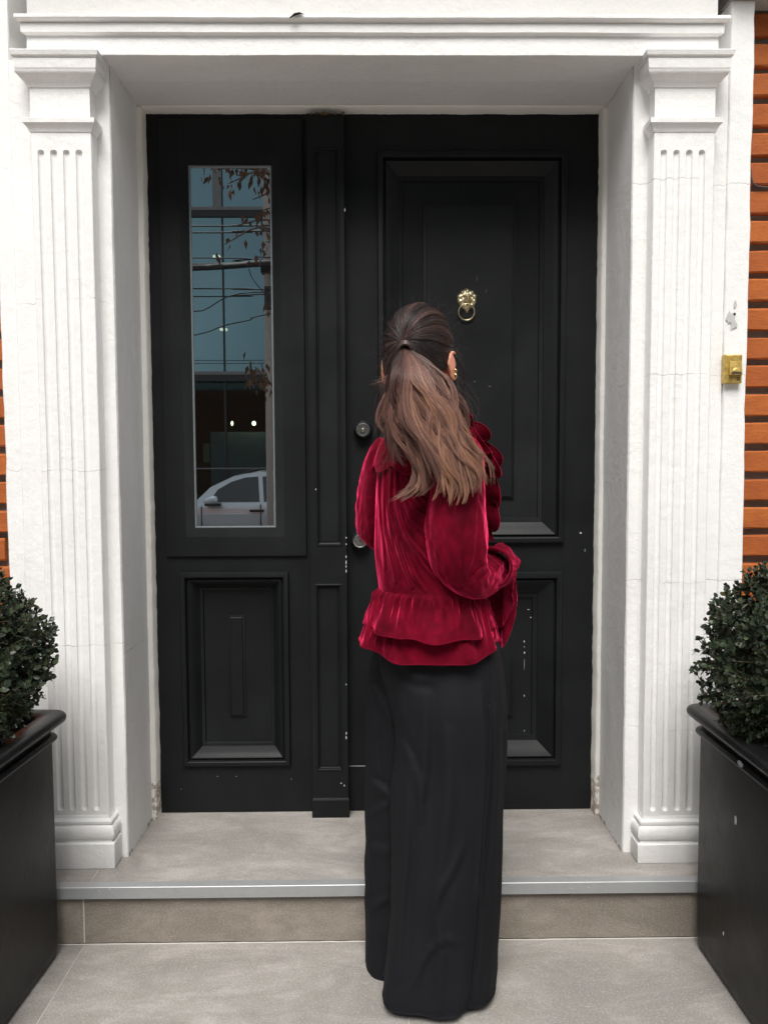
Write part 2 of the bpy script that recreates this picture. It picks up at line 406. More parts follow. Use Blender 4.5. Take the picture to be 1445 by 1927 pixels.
for side in (-1, 1):
    edge = XBW - 0.004 if side < 0 else XBE + 0.004
    for k in range(-6, 36):
        zc = z_a - PITCHB*k - BH/2
        if zc < STEP + 0.03: continue
        r = random.Random(k*2 + side)
        x = edge
        for j in range(4):
            half = (j == 0 and k % 2)
            ln = BL/2 - 0.006 if half else BL
            o = bpy.data.objects.new('brick', r.choice(bmh if half else bms)); link(o, wall)
            sink = 0.0
            if side < 0 and k in (18,): x = edge - 0.02
            o.location = (x + side*ln/2, Y_BRICK + r.uniform(-0.002, 0.003) + sink, zc + r.uniform(-0.0012, 0.0012))
            o.rotation_euler = (0, r.uniform(-0.004, 0.004), r.uniform(-0.004, 0.004))
            x += side*(ln + 0.013)
# courses too far along the wall to be in the picture
g = G()
for side in (-1, 1):
    edge = (XBW if side < 0 else XBE) + side*(0.004 + 4*(BL + 0.013) + 0.01)
    for k in range(-26, 36):
        zc = z_a - PITCHB*k - BH/2
        if zc < STEP + 0.03 or zc > WT - .05: continue
        x = edge - side*(0.12 if k % 2 else 0)
        while abs(x) < 8.7:
            x1 = x + side*BL; g.box(min(x, x1), max(x, x1), Y_BRICK, Y_BRICK + 0.03, zc - BH/2, zc + BH/2); x = x1 + side*0.013
o = g.obj('brick_courses', M_BRICK, wall); o['kind'] = 'stuff'
g = G(); zc0 = P(1400, 14, Y_BRICK).z
ledge = empty('stone_ledge', (XBE, Y_BRICK, zc0), 'grey stone ledge over the plaster strip at upper right', 'ledge')
g.loops([[(P(1372, 5, -.30).x, y, z), (8.7, y, z)] for y, z in ((-.25, zc0 - .006), (-.312, zc0 - .006), (-.315, zc0 + .006), (-.325, zc0 + .010), (-.345, zc0 + .03), (-.38, zc0 + .05), (-.38, zc0 + .10), (-.25, zc0 + .10))], closed=False)
g.obj('ledge_moulding', simple('grey_ledge_stone', (0.33, 0.31, 0.28), 0.85, nscale=30, bump=0.5), ledge, smooth=30)

# ------------------------------------------------------------------ plaster portal
portal = empty('door_surround', (0, Y_WALL, 0), 'white plastered door surround with deep reveal and frieze round the black doors', 'door surround')
def grid_wall(x0, x1, z0, z1, y, nx, nz, amp, seed, g, edgewob=0):
    L = []
    for i in range(nz + 1):
        z = z0 + (z1 - z0)*i/nz; row = []
        for j in range(nx + 1):
            x = x0 + (x1 - x0)*j/nx
            ex = 0
            if edgewob and j in (0, nx): ex = edgewob*mn.noise((seed*5 + j, z*9, 1.7)) + edgewob*0.5*mn.noise((seed, z*31, 4))
            row.append((x + ex, y + amp*mn.noise((x*6, z*4, seed)), z))
        L.append(row)
    g.loops(L, closed=False)
# strips either side of each pilaster (flat wall plane) down to the landing
ZA = P(703, 30, -.365).z                 # top of architrave
pxl0, pxl1 = P(77, 870, Y_PIL).x, P(188, 870, Y_PIL).x
pxr0, pxr1 = P(1220, 870, Y_PIL).x, P(1332, 870, Y_PIL).x
XPL = P(40, 870, Y_WALL).x; XPE = P(1355, 870, Y_WALL).x
def slab(name, x0, x1, y, z0, z1, mat, seed, back=0.0, ew=0.0015):
    """vertical plaster slab with a slightly wavy face and thickness back to y = back"""
    g = G(); nz = 60; nx = max(2, int((x1 - x0)/0.03)); L = []
    for i in range(nz + 1):
        z = z0 + (z1 - z0)*i/nz; row = []
        for j in range(nx + 1):
            x = x0 + (x1 - x0)*j/nx
            ex = (ew*mn.noise((seed*5 + j, z*8, 1.7)) + ew*.6*mn.noise((seed + j, z*37, 4))) if j in (0, nx) else 0
            row.append((x + ex, y + 0.0016*mn.noise((x*7, z*4, seed)) , z))
        row = [(row[0][0], back, z), (row[0][0] - .0, y + .004, z), (row[0][0] + .003, row[0][1], z)] + row[1:-1] + [(row[-1][0] - .003, row[-1][1], z), (row[-1][0], y + .004, z), (row[-1][0], back, z)]
        L.append(row)
    g.loops(L, closed=False)
    n = len(L[0]); b = len(g.v) - n
    g.f.append(tuple(range(n - 1, -1, -1))); g.f.append(tuple(b + j for j in range(n)))
    return g.obj(name, mat, portal, smooth=40)
slab('wall_strip', XBW, XPL, Y_WALL + 0.012, STEP, ZA + .35, M_PLW, 11, 0.0, 0.003)
slab('wall_strip', XPL - .001, XR0, Y_WALL, -0.002, ZSOF + .012, M_PLW, 3)
slab('wall_strip', XR1, XPE + .001, Y_WALL, -0.002, ZSOF + .012, M_PLE, 4)
slab('wall_strip', XPE, XBE, Y_WALL - 0.004, STEP, zc0 - .008, M_PLE, 12, 0.0, 0.004)
# frieze wall above the doorway
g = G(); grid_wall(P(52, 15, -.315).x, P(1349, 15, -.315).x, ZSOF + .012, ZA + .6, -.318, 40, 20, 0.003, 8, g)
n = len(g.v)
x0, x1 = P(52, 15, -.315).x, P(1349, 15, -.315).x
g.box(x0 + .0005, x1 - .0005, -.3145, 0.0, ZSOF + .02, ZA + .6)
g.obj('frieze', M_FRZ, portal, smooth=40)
# soffit block
g = G(); g.box(XR0 + .002, XR1 - .002, -.30, .02, ZSOF, ZSOF + .019)
g.obj('soffit', M_REV, portal)
# reveals are the inner sides of the strips; line them with their own skin
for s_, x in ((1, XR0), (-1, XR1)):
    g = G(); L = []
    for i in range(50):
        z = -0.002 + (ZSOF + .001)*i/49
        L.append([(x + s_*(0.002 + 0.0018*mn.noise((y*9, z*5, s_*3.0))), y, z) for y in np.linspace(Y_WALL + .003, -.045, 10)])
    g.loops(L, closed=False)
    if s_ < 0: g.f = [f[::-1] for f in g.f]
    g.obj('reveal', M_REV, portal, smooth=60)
# narrow white jamb round the black doors
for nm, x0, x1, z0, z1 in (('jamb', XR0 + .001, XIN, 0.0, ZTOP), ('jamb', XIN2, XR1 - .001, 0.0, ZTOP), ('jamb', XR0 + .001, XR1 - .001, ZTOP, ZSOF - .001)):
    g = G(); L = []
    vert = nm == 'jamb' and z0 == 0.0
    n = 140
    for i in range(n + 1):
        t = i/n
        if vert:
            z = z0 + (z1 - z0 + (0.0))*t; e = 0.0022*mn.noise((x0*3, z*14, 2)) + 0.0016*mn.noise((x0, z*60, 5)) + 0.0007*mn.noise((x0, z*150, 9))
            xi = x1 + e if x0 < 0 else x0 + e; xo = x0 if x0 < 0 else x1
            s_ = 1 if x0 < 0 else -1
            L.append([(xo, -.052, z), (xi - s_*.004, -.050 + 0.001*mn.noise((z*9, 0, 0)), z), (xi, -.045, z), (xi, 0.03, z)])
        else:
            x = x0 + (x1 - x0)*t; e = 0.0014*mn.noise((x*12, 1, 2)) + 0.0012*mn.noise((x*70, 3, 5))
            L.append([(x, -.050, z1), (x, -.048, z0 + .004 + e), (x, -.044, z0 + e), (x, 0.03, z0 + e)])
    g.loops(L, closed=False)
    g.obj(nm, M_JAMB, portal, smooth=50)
g = G(); rf_ = random.Random(6)
for k, (px, py, hw, hh_) in enumerate(((1383, 572, .0045, .012), (1373, 597, .012, .019), (1379, 606, .009, .022), (1384, 611, .005, .008))):
    c = P(px, py, Y_WALL - .0062 - .0002*k); m_ = 30
    pts = [(c.x + hw*q*math.cos(6.283*a/m_), c.y, c.z + hh_*q*math.sin(6.283*a/m_)) for a, q in [(a, .85 + .45*mn.noise((k*7.3, math.cos(6.283*a/m_)*2.2, math.sin(6.283*a/m_)*2.2)) + rf_.uniform(-.10, .10)) for a in range(m_)]]
    g.add(pts, [tuple(range(m_))])
g.obj('flaked_patch', simple('bare_grey_render', (0.50, 0.50, 0.49), 0.9, nscale=60, bump=0.5), portal)

c = P(1381.5, 591, Y_WALL - .0075); g = G(); g.add([(c.x + 0.0045*math.cos(a)*q, c.y, c.z + 0.0038*math.sin(a)) for a, q in zip(np.linspace(0, 5.6, 9), (1, .8, 1.1, .9, 1, .7, 1.1, .9, 1))], [tuple(range(9))]); g.obj('plug_hole', M_DARK, portal)
# entablature over the pilasters
ent = empty('architrave', (0, -.35, ZSOF), 'white moulded architrave spanning the two pilasters above the doors', 'architrave')
Zf0 = P(703, 104.5, -.345).z
YF = -.345
def zz(py, Y=-.358): return P(703, py, Y).z
g = G(); xa, xb = P(51, 80, YF).x, P(1351, 80, YF).x
profA = [(-.20, Zf0, 0), (YF + .0015, Zf0, 0), (YF, Zf0 + .0015, 0), (YF, zz(63), 0), (YF - .006, zz(62), .006), (YF - .011, zz(60), .011), (YF - .012, zz(44), .012), (YF - .008, zz(42), .010),
         (YF - .010, zz(41), .012), (YF - .022, zz(39), .022), (YF - .024, zz(37), .024), (YF - .024, zz(32), .024), (YF - .021, zz(30), .022), (YF + .03, zz(28), .0)]
xs = np.linspace(0, 1, 90)
L = []
for t in xs:
    x_ = None
    row = []
    for y, z, out in profA:
        x = (xa - out) + (xb - xa + 2*out)*t
        row.append((x, y + 0.0012*mn.noise((x*5, z*20, 2)), z + 0.0016*mn.noise((x*3.1, z*3, 7)) + 0.0006*mn.noise((x*19, z*9, 1))))
    L.append(row)
g.loops(L, closed=False)
nrow = len(profA)
g.f.append(tuple(range(nrow))); g.f.append(tuple(len(g.v) - nrow + j for j in range(nrow - 1, -1, -1)))
g.obj('moulding', M_PL, ent, smooth=28)
twig = empty('fallen_twig', P(557, 32, -.372), 'small dark dry twig lying on top of the white architrave', 'twig')
a_ = P(545, 34, -.374); b_ = P(572, 27, -.372)
g = G(); g.tube([a_, a_.lerp(b_, .35) + Vector((0, 0, .006)), a_.lerp(b_, .7) + Vector((0, 0, .006)), b_], [.0012, .0035, .003, .0006], 6); g.obj('stalk', M_DARK, twig, smooth=60)

def pilaster(x0, x1, label, mat, side):
    root = empty('pilaster', ((x0 + x1)/2, Y_PIL, 0), label, 'pilaster', 'fluted pilasters flanking the doors')
    yb = Y_WALL + .002
    zb = P((188 if side < 0 else 1220), 1530, Y_PIL).z
    zp = lambda py, Y: P((120 if side < 0 else 1290), py, Y).z
    yp = Y_PIL - .021
    # base: plinth, torus, fillet
    z_pl = zp(1588, yp)
    stack('plinth', (x0, x1, Y_PIL, yb), [(0.001, .020), (.003, .021), (z_pl - .003, .021), (z_pl, .018), (z_pl + .001, .0)], mat, root)
    z_t0, z_t1 = z_pl + .006, zp(1557, yp); rt = (z_t1 - z_t0)/2
    tor = [(z_pl + .0005, .010), (z_t0 - .002, .012)] + [((z_t0 + z_t1)/2 - rt*math.cos(a), .009 + .012*math.sin(a)) for a in np.linspace(0.1, math.pi - .1, 9)] + [(z_t1 + .002, .008)]
    z_f = zp(1545, Y_PIL - .01)
    tor += [(z_t1 + .004, .012), (z_f - .002, .012), (z_f, .010), (z_f + .004, .003), (z_f + .012, .0005), (z_f + .0125, -.004)]
    stack('base_moulding', (x0, x1, Y_PIL, yb), tor, mat, root)
    # fluted shaft
    z_s0, z_s1 = z_f + .010, zp(246, Y_PIL)
    zfl0, zfl1 = zp(1526, Y_PIL), zp(282, Y_PIL)
    wd = x1 - x0
    cs = [x0 + wd*(19 + 24.2*k)/116.0 for k in range(4)]; fr = .0093
    xs = sorted(set([x0, x0 + .002, x1 - .002, x1] + [x0 + wd*t for t in np.linspace(.03, .97, 14)] + [c + fr*math.sin(a) for c in cs for a in np.linspace(-1.5708, 1.5708, 13)] + [c + s*fr*1.12 for c in cs for s in (-1, 1)]))
    zs = list(np.linspace(z_s0, zfl0 - .012, 4)) + list(np.linspace(zfl0 - .008, zfl0 + .012, 14)) + list(np.linspace(zfl0 + .04, zfl1 - .04, 60)) + list(np.linspace(zfl1 - .012, zfl1 + .008, 14)) + list(np.linspace(zfl1 + .012, z_s1, 4))
    g = G(); L = []
    for z in zs:
        row = [(x0, yb, z)]
        for x in xs:
            dpt = 0.0
            for c in cs:
                zz_ = max(0.0, (zfl0 + fr - z), (z - (zfl1 - fr)))
                d = math.hypot(x - c, zz_)
                if d < fr: dpt = max(dpt, 0.92*math.sqrt(fr*fr - d*d))
            wob = 0.0012*mn.noise((x*8, z*5, side*3.0)) + 0.0006*mn.noise((x*40, z*22, 3))
            ed = 0.0018 if x in (x0, x1) else 0.0
            row.append((x + 0.0010*mn.noise((x*2, z*6, 5)), Y_PIL + dpt + wob + ed, z))
        row.append((x1, yb, z)); L.append(row)
    g.loops(L, closed=False); g.obj('fluted_shaft', mat, root, smooth=50)
    # neck band, neck block, capital
    zA, zB, zC = zp(245, Y_PIL), zp(232, Y_PIL - .01), zp(222, Y_PIL - .01)
    stack('neck_band', (x0, x1, Y_PIL, yb), [(zA - .006, -.003), (zA - .005, .002), (zA, .004), (zA + .005, .006), (zB - .002, .012), (zB + .001, .015), (zC - .001, .0155), (zC, .014), (zC + .003, .004), (zC + .006, -.002)], mat, root)
    zN = zp(163, Y_PIL)
    stack('neck_block', (x0, x1, Y_PIL, yb), [(zC, -.001), (zN, -.001)], mat, root)
    zc1, zc2, zc3 = zp(157, Y_PIL), zp(133, Y_PIL - .02), zp(93, Y_PIL - .03)
    cap = [(zN - .002, -.003), (zN - .001, .003), (zc1 - .002, .006)]
    for t in np.linspace(0, 1, 8): cap.append((zc1 + (zc2 - zc1)*t, .007 + .021*math.sin(t*1.57)**1.2))
    cap += [(zc2 + .001, .022), (zc2 + .004, .022), (zc2 + .006, .027), (zc3 - .022, .029), (zc3 - .019, .026), (zc3 - .015, .034), (zc3 - .003, .037), (zc3, .034), (zc3 + .004, -.005)]
    stack('capital', (x0, x1, Y_PIL, yb), cap, mat, root, smooth=30)
    return root
pilaster(pxl0, pxl1, 'white fluted pilaster at the left of the doors, beside the sidelight', M_PLW, -1)
pilaster(pxr0, pxr1, 'white fluted pilaster at the right of the doors, nearest the brass doorbell', M_PLE, 1)
# ------------------------------------------------------------------ sidelight leaf
def panel(root, out, mid, fld, rz, y0, proud, depth, name='panel'):
    """moulded panel: outer rect, second rect, recessed field rect, raised plate rect (px boxes at y0)"""
    ro, rf = R(*out, y0), R(*fld, y0 + depth)
    a = (R(*mid, y0)[0] - ro[0]); c = (rf[0] - ro[0])
    pr = [(0, y0 + .001), (0.0005, y0 - proud*.6), (.003, y0 - proud*.9), (a*.45, y0 - proud), (a*.8, y0 - proud), (a*.92, y0 - proud*.9), (a, y0 - proud*.3), (a + .001, y0 + .002), (a + .004, y0 + .002), (a + .0045, y0 - .004),
          (a + .008, y0 - .006), (a + .012, y0 - .004), (a + (c - a)*.45, y0 + depth*.30), (a + (c - a)*.72, y0 + depth*.62), (a + (c - a)*.74, y0 + depth*.70), (a + (c - a)*.90, y0 + depth*.78), (c - .004, y0 + depth*.80), (c - .0025, y0 + depth*.98), (c, y0 + depth)]
    p = frame(name, ro, pr, M_DOOR, root, True, 30)
    rr = R(*rz, y0 + depth)
    frame('raised_plate', rr, [(0, y0 + depth + .0005), (.0005, y0 + depth - .0035), (.008, y0 + depth - .006), (.009, y0 + depth - .0095), (.0105, y0 + depth - .0105), (.02, y0 + depth - .0105)], M_DOOR, p, True, 30)
    return p
def holed(g, rc, holes, y, yb):
    """flat board face with rectangular holes, plus outer edges back to yb"""
    xs = sorted({rc[0], rc[1], *[h[0] for h in holes], *[h[1] for h in holes]}); zs = sorted({rc[2], rc[3], *[h[2] for h in holes], *[h[3] for h in holes]})
    for i in range(len(xs) - 1):
        for j in range(len(zs) - 1):
            cx_, cz_ = (xs[i] + xs[i+1])/2, (zs[j] + zs[j+1])/2
            if any(h[0] < cx_ < h[1] and h[2] < cz_ < h[3] for h in holes): continue
            g.add([(xs[i], y, zs[j]), (xs[i+1], y, zs[j]), (xs[i+1], y, zs[j+1]), (xs[i], y, zs[j+1])], [(0, 1, 2, 3)])
    g.loops([rect_loop(*rc, y), rect_loop(*rc, yb)])
    for h in holes: g.loops([rect_loop(*h, y), rect_loop(*h, yb)])
    return g
def chips(root, pts, y, mat, seed=0, name='paint_chip'):
    r = random.Random(seed)
    for (px, py, wpx, hpx) in pts:
        c = P(px, py, y); k = 566.0; n = 8; g = G()
        front = [(c.x + wpx/k/2*math.cos(6.283*a/n)*r.uniform(.6, 1.2), y - .0008, c.z + hpx/k/2*math.sin(6.283*a/n)*r.uniform(.7, 1.15)) for a in range(n)]
        g.loops([[(x, y + .001, z) for x, _, z in front], front], False, True); g.obj(name, mat, root)
XP0, XP1 = P(583, 870, -.045).x, P(651, 870, -.045).x
XS1 = XP0 + .012; XM0 = XP1 - .010
SIDE = empty('sidelight', ((XIN + XS1)/2, 0, 0), 'narrow black sidelight leaf with a tall mirrored glass pane, left of the door', 'sidelight')
sash = R(305, 224, 573, 1047, -.010); pane = R(363, 314, 514.5, 992, .006)
low_o, low_m, low_f, low_r = (343, 1076, 546, 1440), (354, 1091, 534, 1430), (388, 1117, 506, 1387), (431, 1156, 463, 1349)
hol = R(*low_o, 0); hol = (hol[0] + .004, hol[1] - .004, hol[2] + .004, hol[3] - .004)
sh = (sash[0] + .003, sash[1] - .003, sash[2] + .003, sash[3] - .003)
g = G(); holed(g, (XIN - .012, XS1, 0.0015, ZTOP + .012), [hol, sh], 0.0, .045); g.obj('stile', M_DOOR, SIDE)
a = pane[0] - sash[0]
g = G()
fr_ = [(0, .003), (0, -.0085), (.0015, -.010), (None, -.010)]
def two_rect(rc0, rc1, t, y):
    return [(rc0[0] + (rc1[0]-rc0[0])*t, y, rc0[2] + (rc1[2]-rc0[2])*t), (rc0[1] + (rc1[1]-rc0[1])*t, y, rc0[2] + (rc1[2]-rc0[2])*t), (rc0[1] + (rc1[1]-rc0[1])*t, y, rc0[3] + (rc1[3]-rc0[3])*t), (rc0[0] + (rc1[0]-rc0[0])*t, y, rc0[3] + (rc1[3]-rc0[3])*t)]
inner = (pane[0] - .030, pane[1] + .030, pane[2] - .030, pane[3] + .030)
L = [two_rect(sash, inner, t, y) for t, y in ((0, .004), (0, -.0085), (.02, -.010), (.98, -.010), (1.0, -.0095))]
L += [two_rect(inner, pane, t, y) for t, y in ((.1, -.0085), (.35, -.006), (.8, -.001), (1.0, .0005), (1.0, .012))]
g.loops(L); sashp = g.obj('sash', M_DOOR, SIDE, smooth=30)
g = G(); L = [rect_loop(*pane, y, d) for d, y in ((-.0015, -.0006), (.001, -.0012), (.0038, -.0006), (.0042, .006), (.0042, .009))]
g.loops(L); g.obj('glazing_bead', M_BEAD, sashp)
# reflective glass
gm = bpy.data.materials.new('mirrored_glass'); gm.use_nodes = True; nt = gm.node_tree; nt.nodes.clear()
out = nt.nodes.new('ShaderNodeOutputMaterial'); mixn = nt.nodes.new('ShaderNodeMixShader'); gl = nt.nodes.new('ShaderNodeBsdfGlossy'); df = nt.nodes.new('ShaderNodeBsdfDiffuse')
gl.inputs['Roughness'].default_value = 0.0; gl.inputs['Color'].default_value = (0.80, 0.87, 0.89, 1); df.inputs['Color'].default_value = (0.01, 0.012, 0.013, 1)
mixn.inputs[0].default_value = 0.80
nt.links.new(df.outputs[0], mixn.inputs[1]); nt.links.new(gl.outputs[0], mixn.inputs[2]); nt.links.new(mixn.outputs[0], out.inputs[0])
g = G(); g.box(pane[0] - .003, pane[1] + .003, .004, .010, pane[2] - .003, pane[3] + .003); g.obj('glass_pane', gm, SIDE)
panel(SIDE, low_o, low_m, low_f, low_r, 0.0, .016, .040)
g = G(); g.box(XIN - .012, XS1, .05, .06, 0.0, ZTOP + .012); g.obj('backing_board', M_DARK, SIDE)
chips(SIDE, [(354, 1284, 1.5, 5), (354, 1290, 2, 4), (410, 1461, 2.5, 1.2), (445, 1461, 2, 1.2), (341, 1485, 2, 1.5), (548, 1466, 2, 1)], 0.0, M_CHIPG, 3)
# ------------------------------------------------------------------ post between the leaves
POST = empty('door_post', ((XP0 + XP1)/2, -.045, 0), 'black panelled post between the sidelight and the door leaf', 'door post')
p1, p2 = R(593, 279, 641, 1027, -.045), R(596, 1100, 643, 1450, -.045)
g = G(); holed(g, (XP0, XP1, .060, P(615, 213.5, -.045).z), [p1, p2], -.045, .0); g.obj('post_body', M_DOOR, POST, bevel=.0015)
for rc in (p1, p2):
    frame('post_panel', rc, [(-.002, -.0455), (0.0, -.0475), (.003, -.0475), (.0055, -.044), (.006, -.036), (.0085, -.0345), (.011, -.0345), (.0125, -.0365), (.015, -.036)], M_DOOR, POST, True, 30)
g = G(); L = [[(XP0 - d, -.045 - d, z), (XP1 + d, -.045 - d, z), (XP1 + d, .0, z), (XP0 - d, .0, z)] for z, d in ((.0005, .0035), (.060, .0035), (.066, .0005), (.068, -.001))]
g.loops(L, True, True); g.obj('post_foot', M_DOOR, POST, bevel=.0012)
chips(POST, [(651.5, y_, 2.0, h_) for y_, h_ in ((1012, 3), (1024, 3), (1048, 5), (1058, 8), (1066, 4), (1075, 7), (1288, 3), (1380, 5), (1388, 7))] + [(649, 395, 2, 6), (648, 1478, 2, 3), (642, 1474, 2, 2), (595, 921, 3, 4)], -.0462, M_CHIP, 5)
rd = random.Random(2)
g = G(); c0 = P(582, 214, -.047); c1 = P(650, 214, -.047)
for k in range(20):
    x = c0.x + (c1.x - c0.x)*rd.random(); z = c0.z + rd.uniform(-.003, .002); w_ = rd.uniform(.002, .008)
    g.box(x, x + w_, -.0535 - rd.random()*.001, -.046, z - rd.uniform(.001, .003), z + rd.uniform(.0005, .0025))
g.obj('old_filler', simple('brown_filler', (0.12, 0.075, 0.035), 0.9, nscale=90, amt=0.6), POST)
# ------------------------------------------------------------------ main door
DOOR = empty('front_door', ((XM0 + XIN2)/2, 0, 0), 'black panelled front door with a lion head knocker and two round locks', 'door')
up_o, up_m, up_f, up_r = (711, 287, 1063, 1022), (723, 299, 1049, 1008), (759, 344, 1007.5, 966), (797, 387, 968, 940)
lo_o, lo_m, lo_f, lo_r = (711, 1076, 1056, 1440), (724, 1091, 1042, 1430), (764, 1119, 1001, 1387), (801, 1156, 965, 1351)
h1, h2 = R(*up_o, 0), R(*lo_o, 0)
hh = [(h[0] + .004, h[1] - .004, h[2] + .004, h[3] - .004) for h in (h1, h2)]
g = G(); holed(g, (XM0, XIN2 + .012, .004, ZTOP + .012), hh, 0.0, .05); g.obj('leaf_frame', M_DOOR, DOOR)
panel(DOOR, up_o, up_m, up_f, up_r, 0.0, .018, .034, 'upper_panel')
panel(DOOR, lo_o, lo_m, lo_f, lo_r, 0.0, .016, .040, 'lower_panel')
g = G(); g.box(XM0, XIN2 + .012, .055, .065, 0.0, ZTOP + .012); g.obj('backing_board', M_DARK, DOOR)
chips(DOOR, [(986, 1207, 2, 5), (986, 1217, 1.4, 3), (986.5, 1228, 2, 5), (986, 1250, .5, 24), (986, 1309, 2, 4), (986, 1375, 1.5, 3), (994, 1147, 4, 1.5), (998, 1162, 1.2, 3)], .040, M_CHIP, 8)
chips(DOOR, [(1092, 1003, 5, 4), (1100, 1036, 1, 7), (1052, 324, 2, 2)], 0.0, M_CHIPG, 9)
chips(DOOR, [(914, 548, 1, 8), (897, 525, 1, 11), (893, 718, 5, 2), (921, 727, 6, 2)], .0235, simple('rubbed_black', (0.10, 0.10, 0.10), .6), 10, 'scratch')
g = G(); c = P(873, 355, .034); g.lathe((c.x, .0335, c.z), (0, -1, 0), [(.0035, 0), (.0035, .002), (.0015, .0022), (.0005, .0005)], 10); g.obj('spy_hole', M_DARKMETAL, DOOR)
g = G(); g.box(XM0 + .012, P(690, 1440, 0).x, -.0008, .001, P(670, 1442, 0).z, P(670, 1441, 0).z); g.obj('rail_joint', M_CHIPG, DOOR)
# locks
def lock(px, py, kind):
    c = P(px, py, -.02); k = .0305 if kind else .032
    g = G(); g.lathe((c.x, 0.0, c.z), (0, -1, 0), [(k, -.001), (k + .001, .004), (k, .012), (k*.97, .022), (k*.90, .030), (k*.74, .034), (k*.70, .0335)], 32)
    r_ = g.obj('lock', M_DARKMETAL, DOOR, smooth=50)
    g = G(); g.lathe((c.x, -.0325, c.z), (0, -1, 0), [(k*.70, -.001), (k*.72, .003), (k*.62, .0036), (k*.58, .0024), (k*.32, .0024), (k*.31, .0045), (k*.02, .005)], 32)
    g.obj('lock_face', M_STEEL if not kind else simple('dull_steel', (0.16, 0.16, 0.16), .35, .8, 150, .4, .2), r_, smooth=40)
    g = G(); g.lathe((c.x, -.037, c.z + .001), (0, -1, 0), [(.0035, -.001), (.0035, .0007), (.003, .0009)], 12); g.box(c.x - .0013, c.x + .0013, -.0379, -.0365, c.z - .009, c.z)
    g.obj('keyhole', M_DARK if not kind else M_BRASS, r_)
    return r_
lock(683, 809, 1); lock(678, 1017, 0)
# lion head knocker
kc = P(880, 561, .005)
yk = .0235
knk = None
def lion():
    g = G(); nr, na = 26, 72; L = []
    Rm = .0335
    def outline(a):
        # a = 0 at top, clockwise; scalloped mane, pointed chin
        r = Rm*(1 + .045*math.cos(10*a) + .03*math.cos(5*a + .6))
        r *= 1 + .34*math.exp(-((a - math.pi)/.30)**2) - .05*math.exp(-((abs(a - math.pi) - .62)/.2)**2)
        return r
    def gs(x, z, cx, cz, sx, sz): return math.exp(-((x-cx)/sx)**2 - ((z-cz)/sz)**2)
    for i in range(nr + 1):
        t = i/nr; row = []
        for j in range(na):
            a = 2*math.pi*j/na; r = outline(a)*t
            x, z = r*math.sin(a), r*math.cos(a)
            u, v = x/Rm, z/Rm
            h = .004*(1 - t**6) + .0035*(1 - t)**.5
            h += .0035*math.sin(math.pi*min(1, max(0, (t - .55)/.45)))*(0.55 + .45*math.cos(10*a))          # mane locks
            h += .006*gs(u, v, 0, .05, .55, .62)                       # face dome
            h += .0045*(gs(u, v, -.25, .33, .22, .10) + gs(u, v, .25, .33, .22, .10))   # brows
            h -= .0060*(gs(u, v, -.26, .15, .15, .09) + gs(u, v, .26, .15, .15, .09))   # eyes
            h += .0032*(gs(u, v, -.25, .14, .07, .05) + gs(u, v, .25, .14, .07, .05))
            h += .0060*gs(u, v, 0, .05, .12, .34) + .0050*gs(u, v, 0, -.13, .17, .11)    # nose
            h += .0055*(gs(u, v, -.21, -.24, .19, .16) + gs(u, v, .21, -.24, .19, .16))   # muzzle
            h -= .0060*gs(u, v, 0, -.46, .30, .07)                       # mouth
            h += .0045*gs(u, v, 0, -.70, .20, .12)                       # lower jaw
            h += .0040*(gs(u, v, -.55, .62, .14, .13) + gs(u, v, .55, .62, .14, .13))     # ears
            h += .0030*gs(u, v, 0, .72, .16, .2)
            if i == nr: h = 0
            row.append((kc.x + x, yk - h, kc.z + z))
        L.append(row)
    g.loops(L, True, False); return g
o = lion().obj('knocker', M_BRASS, DOOR, smooth=60)
rc_ = P(878.5, 585, .0)
g = G(); pts = []
for a in np.linspace(0, 2*math.pi, 41)[:-1]:
    pts.append(Vector((rc_.x + .0262*math.sin(a), yk - .0115 - .004*math.cos(a), rc_.z - .001 + .0262*math.cos(a))))
n = 8; L = []
for i, p in enumerate(pts):
    t = (pts[(i+1) % 40] - pts[i-1]).normalized(); u = Vector((0, 1, 0)); u = (u - t*u.dot(t)).normalized(); v = t.cross(u)
    L.append([p + (u*math.cos(b) + v*math.sin(b))*.0021 for b in [6.2832*k/n for k in range(n)]])
L.append(L[0]); g.loops(L); g.obj('knocker_ring', M_BRASS, o, smooth=60)
# ------------------------------------------------------------------ doorbell
yb0 = Y_WALL - .004
bell = empty('doorbell', P(1379, 720, yb0), 'small yellow brass doorbell on the white plaster beside the right bricks', 'doorbell')
rc = R(1363.5, 667, 1396, 721, yb0 - .02)
frame('plate', rc, [(0, yb0 + .002), (0, yb0 - .017), (.001, yb0 - .0195), (.003, yb0 - .0205), (.004, yb0 - .0205)], M_BELL, bell, True, 30)
x0, x1, z0, z1 = rc; wd, hd = x1 - x0, z1 - z0
rcv = (x0 + wd*.20, x1 - wd*.08, z0 + hd*.27, z0 + hd*.76)
g = G(); L = [rect_loop(*rcv, yb0 - .0195), rect_loop(*rcv, yb0 - .026, .0004), rect_loop(*rcv, yb0 - .027, .0015)]
L[1] = [(x, y - (.004 if z < (z0 + hd*.5) else 0), z) for x, y, z in L[1]]; L[2] = [(x, y - (.004 if z < (z0 + hd*.5) else 0), z) for x, y, z in L[2]]
g.loops(L, False, True); cover = g.obj('cover', M_BELL, bell)
g = G(); cxb = (rcv[0] + rcv[1])/2; czb = rcv[2] + (rcv[3] - rcv[2])*.22; yy = yb0 - .0305
g.loops([[(cxb + r_*math.cos(a), yy - h_, czb + r_*math.sin(a)) for a in np.linspace(0, math.pi, 15)] for r_, h_ in ((.0125, 0), (.0118, .0012), (.006, .0022), (.0005, .0024))], closed=False); g.obj('half_dome', M_BELL, cover, smooth=60)
